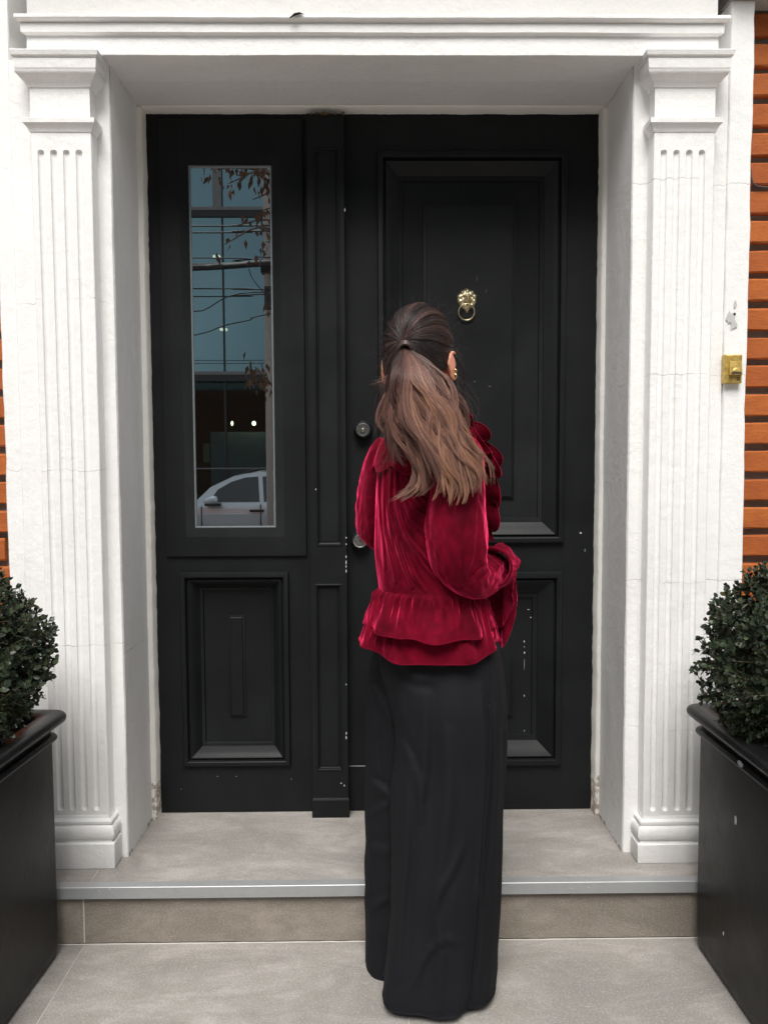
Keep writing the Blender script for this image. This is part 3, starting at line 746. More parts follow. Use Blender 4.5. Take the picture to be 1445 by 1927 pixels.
g = G(); g.box(rcv[0] + .002, rcv[1] - .002, yy - .0022, yy + .001, czb - .0042, czb - .0012); g.box(cxb - .005, cxb + .005, yy - .0032, yy, czb - .0034, czb - .0020)
g.obj('slot', M_STEEL, cover)
# the small bell symbol
g = G(); sx, sz, sy = x0 + wd*.78, z0 + hd*.135, yb0 - .0207
arc = [(sx + .0034*math.cos(a), sy, sz + .0012 + .0036*math.sin(a)) for a in np.linspace(-.2, math.pi + .2, 12)]
g.tube(arc, .0008, 5); g.tube([(sx - .0042, sy, sz), (sx + .0042, sy, sz)], .0008, 5); g.tube([(sx - .0034, sy, sz - .0034), (sx + .0034, sy, sz - .0034)], .0008, 5)
g.tube([(sx - .0032, sy, sz), (sx - .0032, sy, sz - .0034)], .0008, 5); g.tube([(sx + .0032, sy, sz), (sx + .0032, sy, sz - .0034)], .0008, 5); g.tube([(sx, sy, sz + .0020), (sx, sy, sz + .0021)], .001, 5)
g.obj('bell_symbol', M_DARK, bell)
# stray cable at the brick edge
g = G(); pts = [P(x, y, Y_BRICK - .006) for x, y in ((1411, 318), (1413, 338), (1420, 349), (1432, 352), (1447, 353), (1500, 356), (1600, 358))]
tag(g.tube([tuple(p) for p in cr([tuple(p) for p in pts], 24)], .0028, 6).obj('thin_cable', simple('grey_cable', (.06, .06, .065), .5), smooth=60), 'thin grey cable tucked into a brick joint at the upper right', 'cable')

# ------------------------------------------------------------------ planters and box shrubs
def planter(xe, side, ang, label):
    """xe = x of the visible inner face at the step; side -1 left, +1 right"""
    Wd, H = .44, .68; y1 = Y_NOSE - .006
    root = empty('planter', (xe + side*Wd/2, y1 - Wd/2, STEP), label, 'planter', 'black planters beside the step')
    c = Vector((xe + side*(Wd/2), y1 - Wd/2, STEP))
    def ring(h, out, rad, n=6):
        hw = Wd/2 + out; pts = []
        for qx, qy, a0 in ((1, 1, 0), (-1, 1, 90), (-1, -1, 180), (1, -1, 270)):
            for k in range(n + 1):
                a = math.radians(a0 + 90*k/n); pts.append(Vector((qx*(hw - rad) + rad*math.cos(a), qy*(hw - rad) + rad*math.sin(a), 0)))
        Rm = Matrix.Rotation(ang, 3, 'Z')
        r_ = []
        for p in pts:
            q = Rm @ p
            r_.append((c.x + q.x, c.y + q.y, STEP + h + .0018*mn.noise((p.x*5, p.y*5, h*4))))
        return r_
    body = [(0.002, -.012, .03), (.012, -.004, .03), (.04, -.001, .03), (.12, 0, .028), (.30, 0, .028), (.45, 0, .028), (H - .065, 0, .028)]
    g = G(); g.loops([ring(h, o_, r_) for h, o_, r_ in body] , True, False); g.obj('pot_body', M_PLANTER, root, smooth=50)
    bead = [(H - .075, -.002, .026)] + [(H - .066 + .010*-math.cos(a), .001 + .010*math.sin(a), .03) for a in np.linspace(.1, 3.04, 8)] + [(H - .055, -.002, .028)]
    g = G(); g.loops([ring(h, o_, r_) for h, o_, r_ in bead], False, False); b_ = g.obj('bead', M_PLANTER, root, smooth=60)
    rim = [(H - .058, -.002, .026), (H - .034, -.001, .028), (H - .030, .006, .03)] + [(H - .015 - .015*math.cos(a), .018 + .012*math.sin(a), .034) for a in np.linspace(.35, 3.0, 9)] + [(H + .001, .006, .03), (H - .004, -.028, .02), (H - .014, -.034, .018), (H - .06, -.036, .016)]
    g = G(); g.loops([ring(h, o_, r_) for h, o_, r_ in rim], False, False); g.obj('rim', M_PLANTER, root, smooth=60)
    g = G(); L = []
    g.add(ring(H - .045, -.034, .016), []); n = len(g.v); g.v.append((c.x, c.y, STEP + H - .02)); g.f += [(i, (i + 1) % n, n) for i in range(n)]; g.obj('soil', M_SOIL, root)
    return root, c, H
xL = P(107, 1700, Y_NOSE - .02).x; xR = P(1309, 1700, Y_NOSE - .02).x
plL, cL, HP = planter(xL, -1, math.radians(-3.0), 'glossy black square planter at the left end of the step, by the sidelight')
plR, cR, _ = planter(xR, 1, math.radians(0.5), 'glossy black square planter with pale scuffs at the right end of the step')
# scuffs on the inner face of the right planter
for px, py, hw, hh_ in ((1383, 1544, .0055, .012), (1250 + 110, 1757, .002, .006), (1392, 1438, .012, .007)):
    d = (P(px, py, 0) - CAM).normalized(); t = (xR - .0012 - (.011 if py == 1438 else 0) - CAM.x)/d.x; q = CAM + d*t
    r = random.Random(py); g = G()
    ring_ = [(q.x - .0006, q.y + hw*r.uniform(.7, 1.2)*math.cos(a), q.z + hh_*r.uniform(.7, 1.2)*math.sin(a)) for a in np.linspace(0, 5.7, 10)]
    g.loops([[(x + .003, y, z) for x, y, z in ring_], ring_], False, True); g.obj('scuff', M_CHIPG, plR)

def leaf_material():
    m = Mat('box_leaf', Roughness=0.38)
    at = m.n('Attribute', attribute_name='tint', attribute_type='GEOMETRY').outputs['Fac']
    oi = m.n('ObjectInfo').outputs['Random']
    f = m.math('MAXIMUM', at, m.math('MULTIPLY', m.math('LESS_THAN', at, 0.0001), m.math('MULTIPLY', oi, .80)))
    m.set('Base_Color', m.ramp(f, [(0.0, (0.014, 0.024, 0.013)), (0.5, (0.034, 0.050, 0.028)), (0.86, (0.066, 0.086, 0.046)), (0.95, (0.10, 0.12, 0.035)), (0.985, (0.14, 0.085, 0.03))]))
    m.set('Specular_IOR_Level', 0.4); m.bump(m.noise(160, 2), .1, .001); return m.m
M_LEAF = leaf_material()
M_STEM = simple('box_stem', (0.10, 0.075, 0.04), 0.8)
LV = np.array([(0, 0, 0), (.32, .30, .03), (.70, .30, .04), (1.0, 0, -.03), (.70, -.30, .04), (.32, -.30, .03), (.35, 0, -.02), (.7, 0, -.025)])
LF = [(0, 6, 1), (1, 6, 7, 2), (2, 7, 3), (0, 5, 6), (5, 4, 7, 6), (4, 3, 7)]
lme = bpy.data.meshes.new('leaf'); lme.from_pydata([tuple(v) for v in LV], [], LF); lme.shade_smooth(); lme.materials.append(M_LEAF)
def shrub(c, rad, label, seed, root_xy):
    r = random.Random(seed)
    root = empty('box_shrub', (root_xy.x, root_xy.y, STEP + HP - .03), label, 'shrub', 'clipped box shrubs in the planters')
    leaves = []; stems = G()
    base = Vector((root_xy.x, root_xy.y, STEP + HP - .03))
    for k in range(22):
        d = Vector((r.gauss(0, 1), r.gauss(0, 1), abs(r.gauss(0, .8)) + .3)).normalized()
        e = c + d*rad*.8
        mid = base.lerp(e, .5) + Vector((r.uniform(-.02, .02), r.uniform(-.02, .02), .03))
        stems.tube([base + Vector((r.uniform(-.03, .03), r.uniform(-.03, .03), 0)), mid, e], [.005, .0035, .0015], 5)
    n = 1400
    for k in range(n):
        u = r.random()
        d = Vector((r.gauss(0, 1), r.gauss(0, 1), r.gauss(0, 1))).normalized()
        lump = 1 + .17*mn.noise((d.x*2.2 + seed, d.y*2.2, d.z*2.2)) + .05*mn.noise((d.x*6, d.y*6 + seed, d.z*6))
        depth = r.uniform(.96, 1.04) if u > .48 else r.uniform(.55, .97)
        p = c + Vector((d.x*rad, d.y*rad, d.z*rad*1.02))*lump*depth
        if p.z < base.z + .005: p.z = base.z + r.uniform(.01, .10)
        ax = (d + Vector((r.gauss(0, .45), r.gauss(0, .45), r.gauss(.35, .45)))).normalized()
        ln = r.uniform(.040, .075) if r.random() > .14 else r.uniform(.085, .115)
        st = p - ax*ln*.7
        stems.tube([st, p - ax*0, st + ax*ln], [.0011, .0009, .0005], 4)
        s1 = ax.cross(Vector((0, 0, 1))); s1 = s1.normalized() if s1.length > .1 else Vector((1, 0, 0)); s2 = ax.cross(s1)
        np_ = r.choice((4, 5, 5, 6)); ph = r.random()*3
        tint0 = r.random()*.75
        for q in range(np_):
            t = q/(np_ - .5)
            for sg in (-1, 1):
                a = ph + (q % 2)*1.57 + r.gauss(0, .25)
                sd = (s1*math.cos(a) + s2*math.sin(a))*sg
                dr = (sd*(1.05 - .55*t) + ax*(.45 + .75*t) + Vector((0, 0, r.gauss(0, .12)))).normalized()
                o_ = st + ax*(ln*(.15 + .85*t))
                nn = (ax - dr*ax.dot(dr)); nn = nn.normalized() if nn.length > .05 else s2
                b = nn.cross(dr)
                sz = r.uniform(.0145, .0235)*(1 - .25*t)
                tint = min(.84, max(.01, tint0 + r.gauss(0, .12)))
                if r.random() < .012: tint = r.uniform(.86, .97)
                leaves.append((o_, dr, b, nn, sz, tint))
    # the 300 leaves that show largest are single pieces, the rest one mass
    def vis(l):
        q = l[0] - CAM; dpt = q.dot(fwd); px = CX + F_PX*q.dot(c_right)/dpt
        out = (l[0] - c).normalized().dot((CAM - c).normalized())
        return (0 if 0 < px < 1445 else 10) + (0 if (l[0] - c).length > rad*.86 and out > -.1 else 5) - l[4]*10 + dpt*.2
    leaves.sort(key=vis)
    for o_, dr, b, nn, sz, tint in leaves[:300]:
        lo = bpy.data.objects.new('leaf', lme); link(lo, root)
        lo.matrix_basis = Matrix.Translation(o_) @ Matrix((dr, b, nn)).transposed().to_4x4() @ Matrix.Scale(sz, 4)
    vs, fs, tt = [], [], []
    for o_, dr, b, nn, sz, tint in leaves[300:]:
        k = len(vs)
        for v in LV: vs.append(o_ + (dr*v[0] + b*v[1] + nn*v[2])*sz); tt.append(tint)
        fs += [tuple(i + k for i in f) for f in LF]
    fo = obj('foliage', vs, fs, M_LEAF, root, smooth=180); fo['kind'] = 'stuff'
    at = fo.data.attributes.new('tint', 'FLOAT', 'POINT'); at.data.foreach_set('value', tt)
    stems.obj('stems', M_STEM, root, smooth=180)
cl = P(-72, 1243, cL.y); crr = P(1490, 1238, cR.y)
shrub(cl, .190, 'clipped round box shrub growing in the left black planter', 4, cL)
shrub(crr, .200, 'clipped round box shrub growing in the right black planter, with a few yellow leaves', 9, cR)
# ------------------------------------------------------------------ the person
YP = -.69
FA = math.radians(30)                                   # the body faces the door, turned towards the right
FD = Vector((math.sin(FA), math.cos(FA), 0)); RD = Vector((math.cos(FA), -math.sin(FA), 0))
def velvet():
    m = Mat('crimson_velvet', Roughness=0.8)
    co = m.coord((1, 1, 1))
    pile = m.noise(6, 5, 0.6, (1.4, 1.4, .8), .8); fine = m.noise(220, 3, .6); mid = m.noise(26, 5, .65, (1.5, 1.5, 1.0), .8)
    base = m.mix(m.ramp(pile, [(0.35, 0.0), (0.70, 1.0)]), (0.055, 0.0005, 0.005), (0.150, 0.0015, 0.013))
    base = m.mix(m.ramp(mid, [(0.52, 0.0), (0.75, 0.55)]), base, (0.24, 0.0025, 0.022))
    m.set('Base_Color', base); m.set('Specular_IOR_Level', 0.06)
    m.set('Sheen_Weight', 1.0); m.set('Sheen_Roughness', 0.30); m.set('Sheen_Tint', (1.0, 0.04, 0.15))
    m.bump(m.math('ADD', m.math('MULTIPLY', fine, .35), m.math('MULTIPLY', mid, .45)), 0.22, 0.004)
    shc = m.mix(m.ramp(m.noise(10, 6, .7, (1.5, 1.5, .9), 1.2), [(0.42, 0.0), (0.60, 1.0)]), (0.35, 0.012, 0.05), (1.0, 0.07, 0.21))
    sh = m.n('BsdfSheen', {'Color': shc, 'Roughness': 0.40})
    ad = m.n('AddShader', {0: m.b.outputs[0], 1: sh.outputs[0]})
    m.nt.links.new(ad.outputs[0], m.nt.nodes['Material Output'].inputs['Surface'])
    return m.m
M_VEL = velvet()
def cotton():
    m = Mat('black_twill', Roughness=0.78)
    a = m.noise(5, 5, .6, (1, 1, .4)); tw = m.noise(420, 2, .5); wr = m.noise(16, 5, .6, (1.5, 1.5, .7), .5)
    m.set('Base_Color', m.mix(a, (0.0042, 0.0042, 0.0060), (0.0100, 0.0100, 0.0128)))
    m.set('Sheen_Weight', 0.0); m.set('Sheen_Roughness', 0.5); m.set('Specular_IOR_Level', .20)
    m.bump(m.math('ADD', m.math('MULTIPLY', tw, .30), m.math('MULTIPLY', wr, .7)), 0.4, 0.007); return m.m
M_TWILL = cotton()
M_SKIN = Mat('skin', Base_Color=(0.62, 0.27, 0.17), Roughness=0.5, Subsurface_Weight=0.25, Subsurface_Radius=(0.02, 0.008, 0.004), Subsurface_Scale=0.5).m
def hair_mat(name, stops, rough=.38):
    m = Mat(name, Roughness=rough)
    at = m.n('Attribute', attribute_name='tint', attribute_type='GEOMETRY').outputs['Fac']
    m.set('Base_Color', m.ramp(at, stops)); m.set('Specular_IOR_Level', .55)
    return m.m
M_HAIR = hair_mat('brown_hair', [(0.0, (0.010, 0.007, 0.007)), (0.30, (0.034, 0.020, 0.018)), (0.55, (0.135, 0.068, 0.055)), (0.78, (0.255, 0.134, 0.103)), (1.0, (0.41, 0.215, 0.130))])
M_GOLD = _brass('polished_gold', (0.90, 0.66, 0.30), .12)

foot = PZ(815, 1895, STEP)
PERSON = empty('person', (foot.x, YP + .02, STEP), 'person seen from behind in a red velvet blouse and wide black trousers, long brown ponytail', 'person')

def ellipse_loft(rings, nz, nt, disp, a0=0.0, a1=2*math.pi, closed=True):
    """rings: rows (z, cx, cy, rx, ry); disp(theta, t, z) -> (radial, dz)"""
    Rg = cr(rings, nz); L = []
    for i, (z, cx, cy, rx, ry) in enumerate(Rg):
        t = i/(nz - 1); row = []
        for j in range(nt):
            th = a0 + (a1 - a0)*j/(nt if closed else nt - 1)
            d, dz = disp(th, t, z)
            c_, s_ = math.cos(th), math.sin(th)
            row.append((cx + (rx + d)*c_, cy + (ry + d)*s_, z + dz))
        L.append(row)
    return L
def pxring(l, r_, y, yc, ry):
    a, b = P(l, y, yc), P(r_, y, yc)
    return ((a.z + b.z)/2, (a.x + b.x)/2, yc, (b.x - a.x)/2, ry)
def nz3(x, y, z): return mn.noise((x, y, z))
def sharp(x):                     # rounded valleys, sharper ridges
    return 1 - 2*abs(math.sin(x/2))**.8
def seg_field(folds):
    F = []
    for pts, wpx, amp in folds:
        ln = sum(math.dist(a, b) for a, b in zip(pts[:-1], pts[1:])); q = cr(pts, max(24, int(ln/1.2))); F.append((q, wpx, amp))
    def f(px, py):
        s = 0.0
        for q, wpx, amp in F:
            if not (q[:, 0].min() - 4*wpx < px < q[:, 0].max() + 4*wpx and q[:, 1].min() - 4*wpx < py < q[:, 1].max() + 4*wpx): continue
            dx, dy = q[:, 0] - px, q[:, 1] - py; dd = dx*dx + dy*dy; k = int(dd.argmin()); d = math.sqrt(dd[k])/wpx
            i0, i1 = max(0, k - 2), min(len(q) - 1, k + 2); tx, ty = q[i1] - q[i0]
            sd = 1 if tx*dy[k] - ty*dx[k] > 0 else -1
            tp = 1.7*math.sin(math.pi*(.06 + .88*k/(len(q) - 1)))**.6
            s += amp*tp*(math.exp(-d*d) - .55*math.exp(-(d*sd - 1.5)**2/.8))
        return s
    return f
def crease(L, folds, yc):
    f = seg_field(folds); out = []
    for row in L:
        r2 = []
        for p in row:
            p = Vector(p)
            if p.y < yc:
                k = min(1, (yc - p.y)/.04)
                d = f(*proj(p))*k; p = p + (CAM - p).normalized()*d
            r2.append(p)
        out.append(r2)
    return out
# --- bodice
BOD_F = [([(735, 880), (734, 974), (756, 1057), (775, 1105)], 3.43, 0.00628), ([(744, 880), (748, 952), (762, 1001), (795, 1046), (825, 1075)], 3.72, 0.00670), ([(754, 920), (773, 974), (795, 1001), (816, 1016)], 3.15, 0.00544), ([(760, 935), (784, 958), (806, 973)], 2.86, 0.00502),
  ([(723, 880), (722, 988), (731, 1029), (744, 1095)], 3.15, 0.00586), ([(714, 880), (712, 946), (719, 1015), (724, 1070)], 2.86, 0.00502), ([(754, 1022), (778, 1079), (800, 1112)], 3.43, 0.00502), ([(759, 1005), (795, 1060), (817, 1086), (836, 1106)], 3.43, 0.00544), ([(765, 890), (776, 930), (800, 962)], 2.86, 0.00419), ([(778, 905), (790, 930), (803, 945)], 2.29, 0.00335), ([(728, 900), (728, 960), (740, 1030)], 2.29, 0.00335)]
def d_bod(th, t, z):
    b = math.exp(-((((th + math.pi/2 + math.pi) % (2*math.pi)) - math.pi)/1.5)**2)      # camera side
    ph = th*13 + 3.0*math.sin(t*2.3 + .3) + 7*t*(th + 1.2)
    f = .0020*sharp(ph)*min(1, max(0, (t - .22)*4))*b*(1.1 - .45*t)
    # swags dragging from the left shoulder blade towards the right elbow
    g_ = .0025*sharp(26*(z*1.3 + (th + 1.57)*.085) + 2*nz3(th*2, z*3, 5))*math.exp(-((th + 1.25)/.55)**2)*math.sin(math.pi*min(1, max(0, (t - .3)/.7)))
    n = .004*nz3(th*2.2, z*7, 1.5) + .002*nz3(th*6, z*13, 4)
    return .25*f + n, 0
rings = [pxring(752, 822, 770, YP + .0, .048), pxring(742, 835, 795, YP, .06), pxring(728, 866, 818, YP, .078), pxring(716, 893, 845, YP, .092), pxring(709, 905, 885, YP, .102), pxring(706, 902, 950, YP, .106),
         pxring(706, 893, 1030, YP, .104), pxring(711, 897, 1090, YP, .102), pxring(713, 907, 1112, YP, .104), pxring(715, 905, 1140, YP, .10)]
g = G(); g.loops(crease(ellipse_loft(rings, 220, 400, d_bod), BOD_F, YP)); BLOUSE = g.obj('blouse', M_VEL, PERSON, smooth=180)
def hem_tube(g, ring, r=.0016, n=5):
    pts = [Vector(p) for p in ring]; m = len(pts); L = []
    for i, p in enumerate(pts):
        t = (pts[(i+1) % m] - pts[i-1]).normalized(); u = Vector((0, 0, 1)); u = (u - t*u.dot(t)); u = u.normalized() if u.length > .01 else Vector((1, 0, 0)); v = t.cross(u)
        L.append([p + (u*math.cos(b) + v*math.sin(b))*r for b in [6.2832*k/n for k in range(n)]])
    L.append(L[0]); g.loops(L)
def peplum(rings, seed, freq, amp, drop, nzv=40, nt=900):
    r = random.Random(seed); ph = [r.uniform(0, 6.28) for _ in range(6)]
    PL = [(6.2832*(k + r.uniform(-.4, .4))/44, r.uniform(.028, .060), r.uniform(.005, .012), r.uniform(.45, 1.25)) for k in range(44)]
    def d(th, t, z):
        wv = math.sin(freq*th + ph[0] + 1.4*math.sin(3*th + ph[1])) + .55*math.sin(freq*1.83*th + ph[2]) + .35*math.sin(freq*.47*th + ph[3])
        gth = .0030*math.sin(46*th + 2*math.sin(5*th + ph[4]))*math.exp(-t*3.2)*min(1, t*14)
        puff = .003*math.exp(-((t - .10)/.10)**2)
        for pth_, pw, pa, pe in PL:
            dd_ = ((th - pth_ + math.pi) % (2*math.pi) - math.pi)/(pw*(1 + 1.2*t))
            if abs(dd_) < 3: puff += pa*(math.exp(-dd_*dd_) - .4*math.exp(-(abs(dd_) - 1.6)**2))*min(1, t*7)*max(0, 1 - t/pe)**.7
        dz = -drop*t*(max(0, -math.sin(th)))**1.3 - .0028*t*math.sin(freq*th + ph[0]) + .004*t*math.sin(2*th + ph[5])
        return amp*wv*t**1.2 + gth + puff, dz
    return ellipse_loft(rings, nzv, nt, d)
g = G()
L = peplum([pxring(713, 905, 1106, YP, .104), pxring(703, 912, 1130, YP, .118), pxring(692, 922, 1155, YP, .138), pxring(688, 925, 1172, YP, .150)], 3, 8, .0070, .014)
g.loops(L); hem_tube(g, L[-1]); o = g.obj('peplum_ruffle', M_VEL, BLOUSE, smooth=180)
g = G()
L = peplum([pxring(708, 912, 1120, YP, .095), pxring(696, 925, 1160, YP, .116), pxring(685, 933, 1192, YP, .128), pxring(682, 936, 1206, YP, .135)], 8, 6, .0070, .024)
g.loops(L); hem_tube(g, L[-1]); o = g.obj('peplum_ruffle', M_VEL, BLOUSE, smooth=180)
# --- waist seam
g = G(); hem_tube(g, [p for p in ellipse_loft([pxring(713, 905, 1105, YP, .1065), pxring(713, 905, 1106, YP, .1065)], 2, 120, lambda th, t, z: (0, -.012*max(0, -math.sin(th))))[0]], .0022); g.obj('waist_seam', M_VEL, BLOUSE, smooth=180)
# --- shoulder ruffle (short cape-like frill)
def d_cape(th, t, z):
    wv = math.sin(9*th + .8 + 1.2*math.sin(2*th)) + .5*math.sin(17*th + 2)
    return .006*wv*t + .003*nz3(th*3, z*8, 9), -.010*t*math.sin(9*th + .8) - .012*t*max(0, -math.sin(th)) + (.010*t if math.cos(th) > .3 else 0)
L = ellipse_loft([pxring(745, 830, 790, YP, .062), pxring(727, 868, 814, YP, .086), pxring(712, 893, 842, YP, .108), pxring(705, 905, 868, YP, .124), pxring(704, 906, 876, YP, .127)], 26, 200, d_cape)
g = G(); g.loops(L); hem_tube(g, L[-1], .0015); g.obj('shoulder_ruffle', M_VEL, BLOUSE, smooth=180)
# --- frill running down the right front
def frill(path, width, out, nwave, amp, seed):
    r = random.Random(seed); pts = cr(path, 160); L0 = []
    g = G(); rows = []
    for i, p in enumerate(pts):
        t = i/159; p = Vector(p)
        tan = Vector(pts[min(159, i+1)] - pts[max(0, i-1)]).normalized()
        o_ = Vector(out); o_ = (o_ - tan*o_.dot(tan)).normalized(); nn = tan.cross(o_)
        ph = nwave*2*math.pi*t + 1.1*math.sin(7*t + seed); wv = math.sin(ph); w2 = math.cos(ph)
        row = []
        for k in range(10):
            s = k/9
            row.append(p + o_*(width*s*(1 + .26*wv*s + .22*mn.noise((t*9, seed, 0)))) + nn*(amp*wv*s**1.1) - tan*(amp*.6*w2*s**1.6))
        rows.append(row)
    g.loops(rows, closed=False)
    g.tube([q[-1] for q in rows], .0016, 5)
    return g
pth = [tuple(P(x, y, yy)) for x, y, yy in ((850, 812, -.70), (872, 826, -.71), (892, 845, -.69), (905, 872, -.665), (910, 905, -.645), (910, 945, -.625), (906, 985, -.605), (900, 1015, -.59))]
frill(pth, .036, (.95, -.40, .12), 5.0, .017, 2).obj('front_frill', M_VEL, BLOUSE, smooth=180)
pth = [tuple(P(x, y, yy)) for x, y, yy in ((850, 806, -.66), (880, 818, -.65), (898, 848, -.63), (906, 890, -.60), (904, 940, -.57), (898, 1000, -.55))]
frill(pth, .038, (1.0, .15, .15), 4.2, .017, 5).obj('front_frill', M_VEL, BLOUSE, smooth=180)
# --- sleeves
def tube_loft(path, n, nt, disp, up=(0, 0, 1)):
    """rows (x, y, z, ru, rv): ru along the up-ish axis, rv sideways"""
    A = cr(path, n); L = []
    for i in range(n):
        p = Vector(A[i][:3]); tan = Vector(A[min(n-1, i+1)][:3] - A[max(0, i-1)][:3]).normalized()
        if i == 0:
            u = Vector(up); u = (u - tan*u.dot(tan)).normalized()
        else:
            u = (u - tan*u.dot(tan)).normalized()
        v = tan.cross(u); t = i/(n - 1); row = []
        for j in range(nt):
            th = 2*math.pi*j/nt; d = disp(th, t)
            row.append(p + u*((A[i][3] + d)*math.cos(th)) + v*((A[i][4] + d)*math.sin(th)))
        L.append(row)
    return L
def pr(px, py, Y, ru, rv): return (*P(px, py, Y), ru, rv)
def d_slv(th, t):
    bend = math.exp(-((t - .70)/.16)**2)
    return .0035*nz3(th*1.6, t*6, 3) + .0030*sharp(5*th + 6*t)*min(1, t*3) + .0045*bend*sharp(t*70 + 1.5*math.sin(th))*max(0, math.cos(th + .8)) + .0022*nz3(th*4, t*20, 8)
SLV_F = [([(895, 930), (893, 980), (888, 1045), (872, 1090)], 4.20, 0.00350), ([(882, 1102), (898, 1078), (916, 1062)], 2.40, 0.00420), ([(886, 1108), (905, 1092), (925, 1066)], 2.40, 0.00280), ([(830, 1085), (852, 1108), (880, 1112)], 3.60, 0.00280), ([(815, 930), (822, 1000), (842, 1075)], 5.40, 0.00210)]
g = G()
slR = [pr(866, 838, -.735, .040, .045), pr(868, 862, -.755, .052, .054), pr(862, 910, -.785, .062, .060), pr(859, 965, -.80, .069, .064), pr(862, 1020, -.805, .071, .066), pr(868, 1062, -.79, .064, .062), pr(886, 1084, -.755, .050, .058), pr(908, 1078, -.715, .046, .054), pr(926, 1068, -.68, .042, .048)]
L = crease(tube_loft(slR, 150, 160, d_slv, (1, 0, 0)), SLV_F, -.75); g.loops(L, True, True); g.obj('sleeve', M_VEL, BLOUSE, smooth=180)
g = G()
slL = [pr(735, 838, -.64, .035, .040), pr(722, 862, -.63, .042, .046), pr(711, 905, -.62, .044, .050), pr(704, 955, -.61, .043, .05), pr(702, 992, -.60, .040, .048), pr(712, 1006, -.565, .036, .042), pr(745, 1010, -.50, .034, .036), pr(785, 1015, -.45, .032, .032)]
L = tube_loft(slL, 80, 70, d_slv, (1, 0, 0)); g.loops(L, True, True); g.obj('sleeve', M_VEL, BLOUSE, smooth=180)
# --- cuff gather and the two-tier bell flounce of the right sleeve
wrist = P(931, 1066, -.695); axis = Vector((.42, .90, -.10)).normalized()
def flounce(c, ax, prof, nw, amp, sag, seed, nt=170, n=30):
    """prof rows: (distance along axis, radius up, radius down, radius side)"""
    A = cr(prof, n); sd = ax.cross(Vector((0, 0, 1))).normalized(); upv = sd.cross(ax).normalized(); L = []
    r = random.Random(seed); p0, p1 = r.uniform(0, 6), r.uniform(0, 6)
    for i in range(n):
        t = i/(n - 1); row = []
        for j in range(nt):
            th = 2*math.pi*j/nt; c_, s_ = math.cos(th), math.sin(th)
            ru = A[i][1] if c_ > 0 else A[i][2]
            wv = math.sin(nw*th + p0 + .9*math.sin(2*th + p1)) + .4*math.sin(nw*1.9*th + p1)
            q = c + ax*(A[i][0] + amp*.9*wv*t**1.3) + upv*(ru*c_) + sd*(A[i][3]*s_*(1 + .06*wv*t)) + Vector((0, 0, -sag*t*t + .004*wv*t))
            row.append(q)
        L.append(row)
    return L
g = G(); L = flounce(wrist, axis, [(-.02, .046, .048, .048), (.0, .040, .042, .042), (.02, .036, .036, .036)], 11, .001, 0, 1); g.loops(L)
for k in range(5):                                     # gathered rolls at the elbow end of the cuff
    cc = wrist - axis*(.030 - .008*k)
    hem_tube(g, [Vector(q) for q in flounce(cc, axis, [(0, .045 - .0012*k, .049, .049), (0.0005, .045 - .0012*k, .049, .049)], 5, .002, 0, k, 80, 2)[0]], .0042, 8)
g.obj('cuff', M_VEL, BLOUSE, smooth=180)
g = G(); L = flounce(wrist + axis*.012, axis, [(0, .036, .036, .032), (.012, .046, .060, .033), (.026, .054, .100, .032), (.036, .052, .138, .035), (.040, .046, .150, .036)], 6, .012, .006, 4); g.loops(L); hem_tube(g, L[-1], .0016); g.obj('sleeve_flounce', M_VEL, BLOUSE, smooth=180)
g = G(); L = flounce(wrist + axis*.030, axis, [(0, .036, .036, .034), (.014, .054, .066, .034), (.030, .060, .115, .034), (.042, .054, .178, .037), (.046, .046, .198, .038)], 5, .012, .006, 9); g.loops(L); hem_tube(g, L[-1], .0016); g.obj('sleeve_flounce', M_VEL, BLOUSE, smooth=180)

# --- trousers
YR, YL = -.684, -.560
def leg_loft(rows, disp, nzv=110, nt=140): return ellipse_loft(rows, nzv, nt, disp)
def d_right(th, t, z):
    side = math.exp(-((th + .55)/.16)**2)
    f = .006*nz3(th*1.3, z*2.2, 2.0)*min(1, t*3) + .0035*nz3(th*3.1, z*5, 6)
    f += .007*math.sin(3*th + 1.6 + .8*t)*t + .004*math.sin(5*th + 2*t)*t
    b = math.exp(-((th - 4.71)/.95)**2)
    f += b*t**.7*(.008*math.sin(6.5*th + 1.2 + .9*math.sin(3*t)) + .003*math.sin(12*th + 2.2*t + 1) + .010*nz3(th*2.6, z*1.6, 31))
    f += .0035*nz3(th*2, z*17, 3)*math.exp(-((t - .93)/.10)**2)*2 + .0016*side
    return f, -.0*t
rows = [pxring(712, 915, 1150, YP, .098), pxring(712, 942, 1240, YP, .108), pxring(728, 950, 1310, YP + .004, .128), pxring(741, 950, 1370, YP + .006, .132), pxring(740, 949, 1420, YP + .008, .130), pxring(732, 944, 1500, YR, .126), pxring(733, 940, 1600, YR, .122), pxring(731, 936, 1700, YR, .118), pxring(722, 930, 1790, YR, .114), pxring(716, 926, 1840, YR, .112), pxring(714, 923, 1858, YR, .111)]
